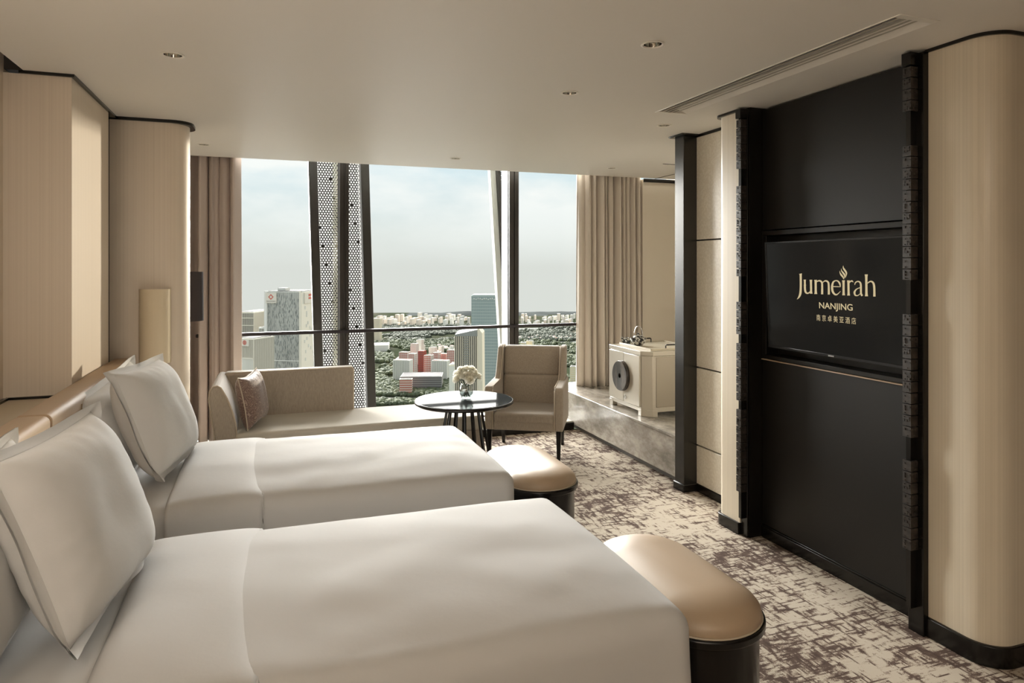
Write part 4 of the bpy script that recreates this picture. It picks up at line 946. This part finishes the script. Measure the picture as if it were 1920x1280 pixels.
# offices and red housing
building(737, 768, 676, gd(718), 16, 12, 'white striped office block left of the dark podium building', 'dark', None, 14, 0, 'white', .58, .8, roofm='redroof')
building(810, 838, 677, gd(716), 16, 12, 'white striped office block right of the dark podium building', 'dark', None, 13, 0, 'white', .58, .8, roofm='redroof')
building(751, 828, 707, gd(733), 45, -3, 'long low dark building in front of the office blocks', 'slab', None, 0, .25, 'mid', .4, .5, roofm='slab')
building(749, 772, 712, gd(741), 12, -3, 'low brown pavilion at the end of the dark building', 'redroof', None, 0, .3, 'pale', .4, .5)
for (u0, u1, vt, vb, bd, fm_, lab) in [
    (766, 777, 664, 706, 'red', 'white', 'red tower right behind the left office block'), (748, 764, 661, 690, 'red', 'white', 'red towers top behind the left office block'),
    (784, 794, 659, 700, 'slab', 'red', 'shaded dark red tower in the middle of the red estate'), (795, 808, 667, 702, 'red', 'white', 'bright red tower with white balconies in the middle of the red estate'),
    (812, 822, 662, 690, 'red', 'white', 'red tower rising over the right office block'), (824, 836, 664, 688, 'red', 'white', 'red tower second over the right office block'),
    (838, 852, 657, 690, 'red', 'white', 'red tower beside the sloping roof tower'), (770, 780, 645, 684, 'white', 'pale', 'white tower behind the red estate at its left'),
    (781, 790, 638, 678, 'white', 'pale', 'tallest white tower behind the red estate'), (804, 815, 652, 676, 'white', 'pale', 'white tower behind the red estate in its middle'),
    (822, 828, 650, 672, 'white', 'pale', 'narrow white tower behind the red estate at its right'), (697, 712, 598, 641, 'pale2', 'cream', 'cream tower standing alone beside the dark brace'),
    (1069, 1079, 688, 722, 'yellow', 'white', 'yellow tower right of the armchair back'), (976, 984, 643, 668, 'yellow', 'white', 'yellow tower left over the armchair back'),
    (987, 998, 640, 664, 'yellow', 'white', 'yellow tower right over the armchair back')]:
    D_ = gd(vb); building(u0, u1, vt, D_, 14, 14, lab, bd, None, max(3, int((u1-u0)*.45)), .22, fm_, .22, .6)
for i in range(16):
    u = 806 + rnd2.uniform(0, 42); vb = 672 + rnd2.uniform(-4, 16); w_ = rnd2.uniform(3.5, 6.5)
    building(u, u+w_, vb-rnd2.uniform(9, 17), gd(vb), 14, rnd2.uniform(5, 25), 'small red block crowded into the right half of the red estate', rnd2.choice(('red', 'redroof', 'slab')), None, 2, .2, 'white', .2, .5, roofm='redroof', group='red blocks of the estate', name='red_block')
for i in range(8):
    u = 768 + rnd2.uniform(0, 26); vb = 668 + rnd2.uniform(-8, 16); w_ = rnd2.uniform(3, 5)
    building(u, u+w_, vb-rnd2.uniform(9, 20), gd(vb), 14, rnd2.uniform(5, 25), 'small white block climbing behind the left half of the red estate', 'white', None, 3, .2, 'pale', .25, .5, roofm='pale', group='white blocks behind the estate', name='white_block')
building(698, 728, 648, gd(658), 60, -8, 'long white low complex left of the red estate', 'white', None, 0, .3, 'pale', .4, .6, roofm='pale')
rnd = random.Random(11); ORD = 'first second third fourth fifth sixth seventh eighth ninth tenth eleventh twelfth thirteenth fourteenth fifteenth sixteenth seventeenth'.split(); used_ = []
for i in range(13):
    u = 812 + rnd.uniform(0, 40); vb = 655 + rnd.uniform(-4, 6); w_ = rnd.uniform(3, 5)
    building(u, u+w_, vb-rnd.uniform(4, 9), gd(vb), 16, 14, 'small white house behind the red estate', 'white', roofm='redroof', fm='white', group='white houses behind the red estate', name='house')
for i in range(17):
    u = 972 + i*6.4 + rnd.uniform(-1.5, 1.5); vb = 636 + rnd.uniform(-3, 1.5)
    building(u, u+rnd.uniform(3, 5), vb-rnd.uniform(2.5, 4.5), gd(vb), 14, rnd.uniform(-10, 20), ORD[i] + ' small white villa from the left in the row beyond the embankment', 'white', roofm='redroof', fm='white', group='white villas beyond the embankment', name='villa')
for i in range(300):
    u = rnd.uniform(692, 880) if i < 190 else rnd.uniform(972, 1084); vb = rnd.uniform(596, 614) if i % 3 else rnd.uniform(602, 612)
    hh = rnd.uniform(4, 15) * (.6 if vb < 600 else 1); w_ = rnd.uniform(2.2, 5)
    if any(abs(u-a_) < 6.5 and abs(gd(vb)-b_2) < 60 for a_, b_2 in used_): continue
    used_.append((u, gd(vb)))
    building(u, u+w_, vb-hh, gd(vb), 22, rnd.uniform(0, 25), 'distant pale tower block below the skyline', rnd.choice(('pale', 'pale2', 'white', 'pale2')), roofm='pale', fm='pale', group='distant pale tower blocks', name='tower_block')
for i in range(26):
    u = rnd.uniform(446, 500) if i < 16 else rnd.uniform(566, 582); vb = rnd.uniform(604, 618); hh = rnd.uniform(5, 16)
    building(u, u+rnd.uniform(2.5, 5), vb-hh, gd(vb), 22, rnd.uniform(0, 25), 'distant pale tower block in the left window', rnd.choice(('pale', 'pale2', 'pale2')), roofm='pale', fm='pale', group='distant pale blocks in the left window', name='tower_block')
# tree cover
import numpy as np
bmi = bmesh.new(); bmesh.ops.create_icosphere(bmi, subdivisions=2, radius=1); iv = np.array([v.co[:] for v in bmi.verts]); if_ = np.array([[v.index for v in f.verts] for f in bmi.faces]); bmi.free()
rg = np.random.default_rng(4)
lobes = [iv*(1 + .22*rg.standard_normal((len(iv), 1)).clip(-1, 1)) for _ in range(8)]
tm = [cmat('tree_green', (.105, .122, .062)), cmat('tree_dark_green', (.080, .097, .056)), cmat('tree_far_green', (.135, .145, .112))]  # tree greens lightened to stand in for haze, the far one most
sets = [[], [], []]
for i in range(24000):
    vv = 760 - 150*rnd.random()**.85; u = rnd.uniform(685, 965) if rnd.random() < .8 else rnd.uniform(955, 1090)
    p = at(u, vv, z=GZ); n_ = noise.noise(Vector((p.x*.006, p.y*.006, 3))) + .4*noise.noise(Vector((p.x*.03, p.y*.03, 5)))
    if n_ < -.10 and vv < 715 or (738 < u < 845 and 660 < vv < 712) or 743 < vv < 752: continue
    r_ = rnd.uniform(2.2, 4.9)*(1 + (740-vv)/420)
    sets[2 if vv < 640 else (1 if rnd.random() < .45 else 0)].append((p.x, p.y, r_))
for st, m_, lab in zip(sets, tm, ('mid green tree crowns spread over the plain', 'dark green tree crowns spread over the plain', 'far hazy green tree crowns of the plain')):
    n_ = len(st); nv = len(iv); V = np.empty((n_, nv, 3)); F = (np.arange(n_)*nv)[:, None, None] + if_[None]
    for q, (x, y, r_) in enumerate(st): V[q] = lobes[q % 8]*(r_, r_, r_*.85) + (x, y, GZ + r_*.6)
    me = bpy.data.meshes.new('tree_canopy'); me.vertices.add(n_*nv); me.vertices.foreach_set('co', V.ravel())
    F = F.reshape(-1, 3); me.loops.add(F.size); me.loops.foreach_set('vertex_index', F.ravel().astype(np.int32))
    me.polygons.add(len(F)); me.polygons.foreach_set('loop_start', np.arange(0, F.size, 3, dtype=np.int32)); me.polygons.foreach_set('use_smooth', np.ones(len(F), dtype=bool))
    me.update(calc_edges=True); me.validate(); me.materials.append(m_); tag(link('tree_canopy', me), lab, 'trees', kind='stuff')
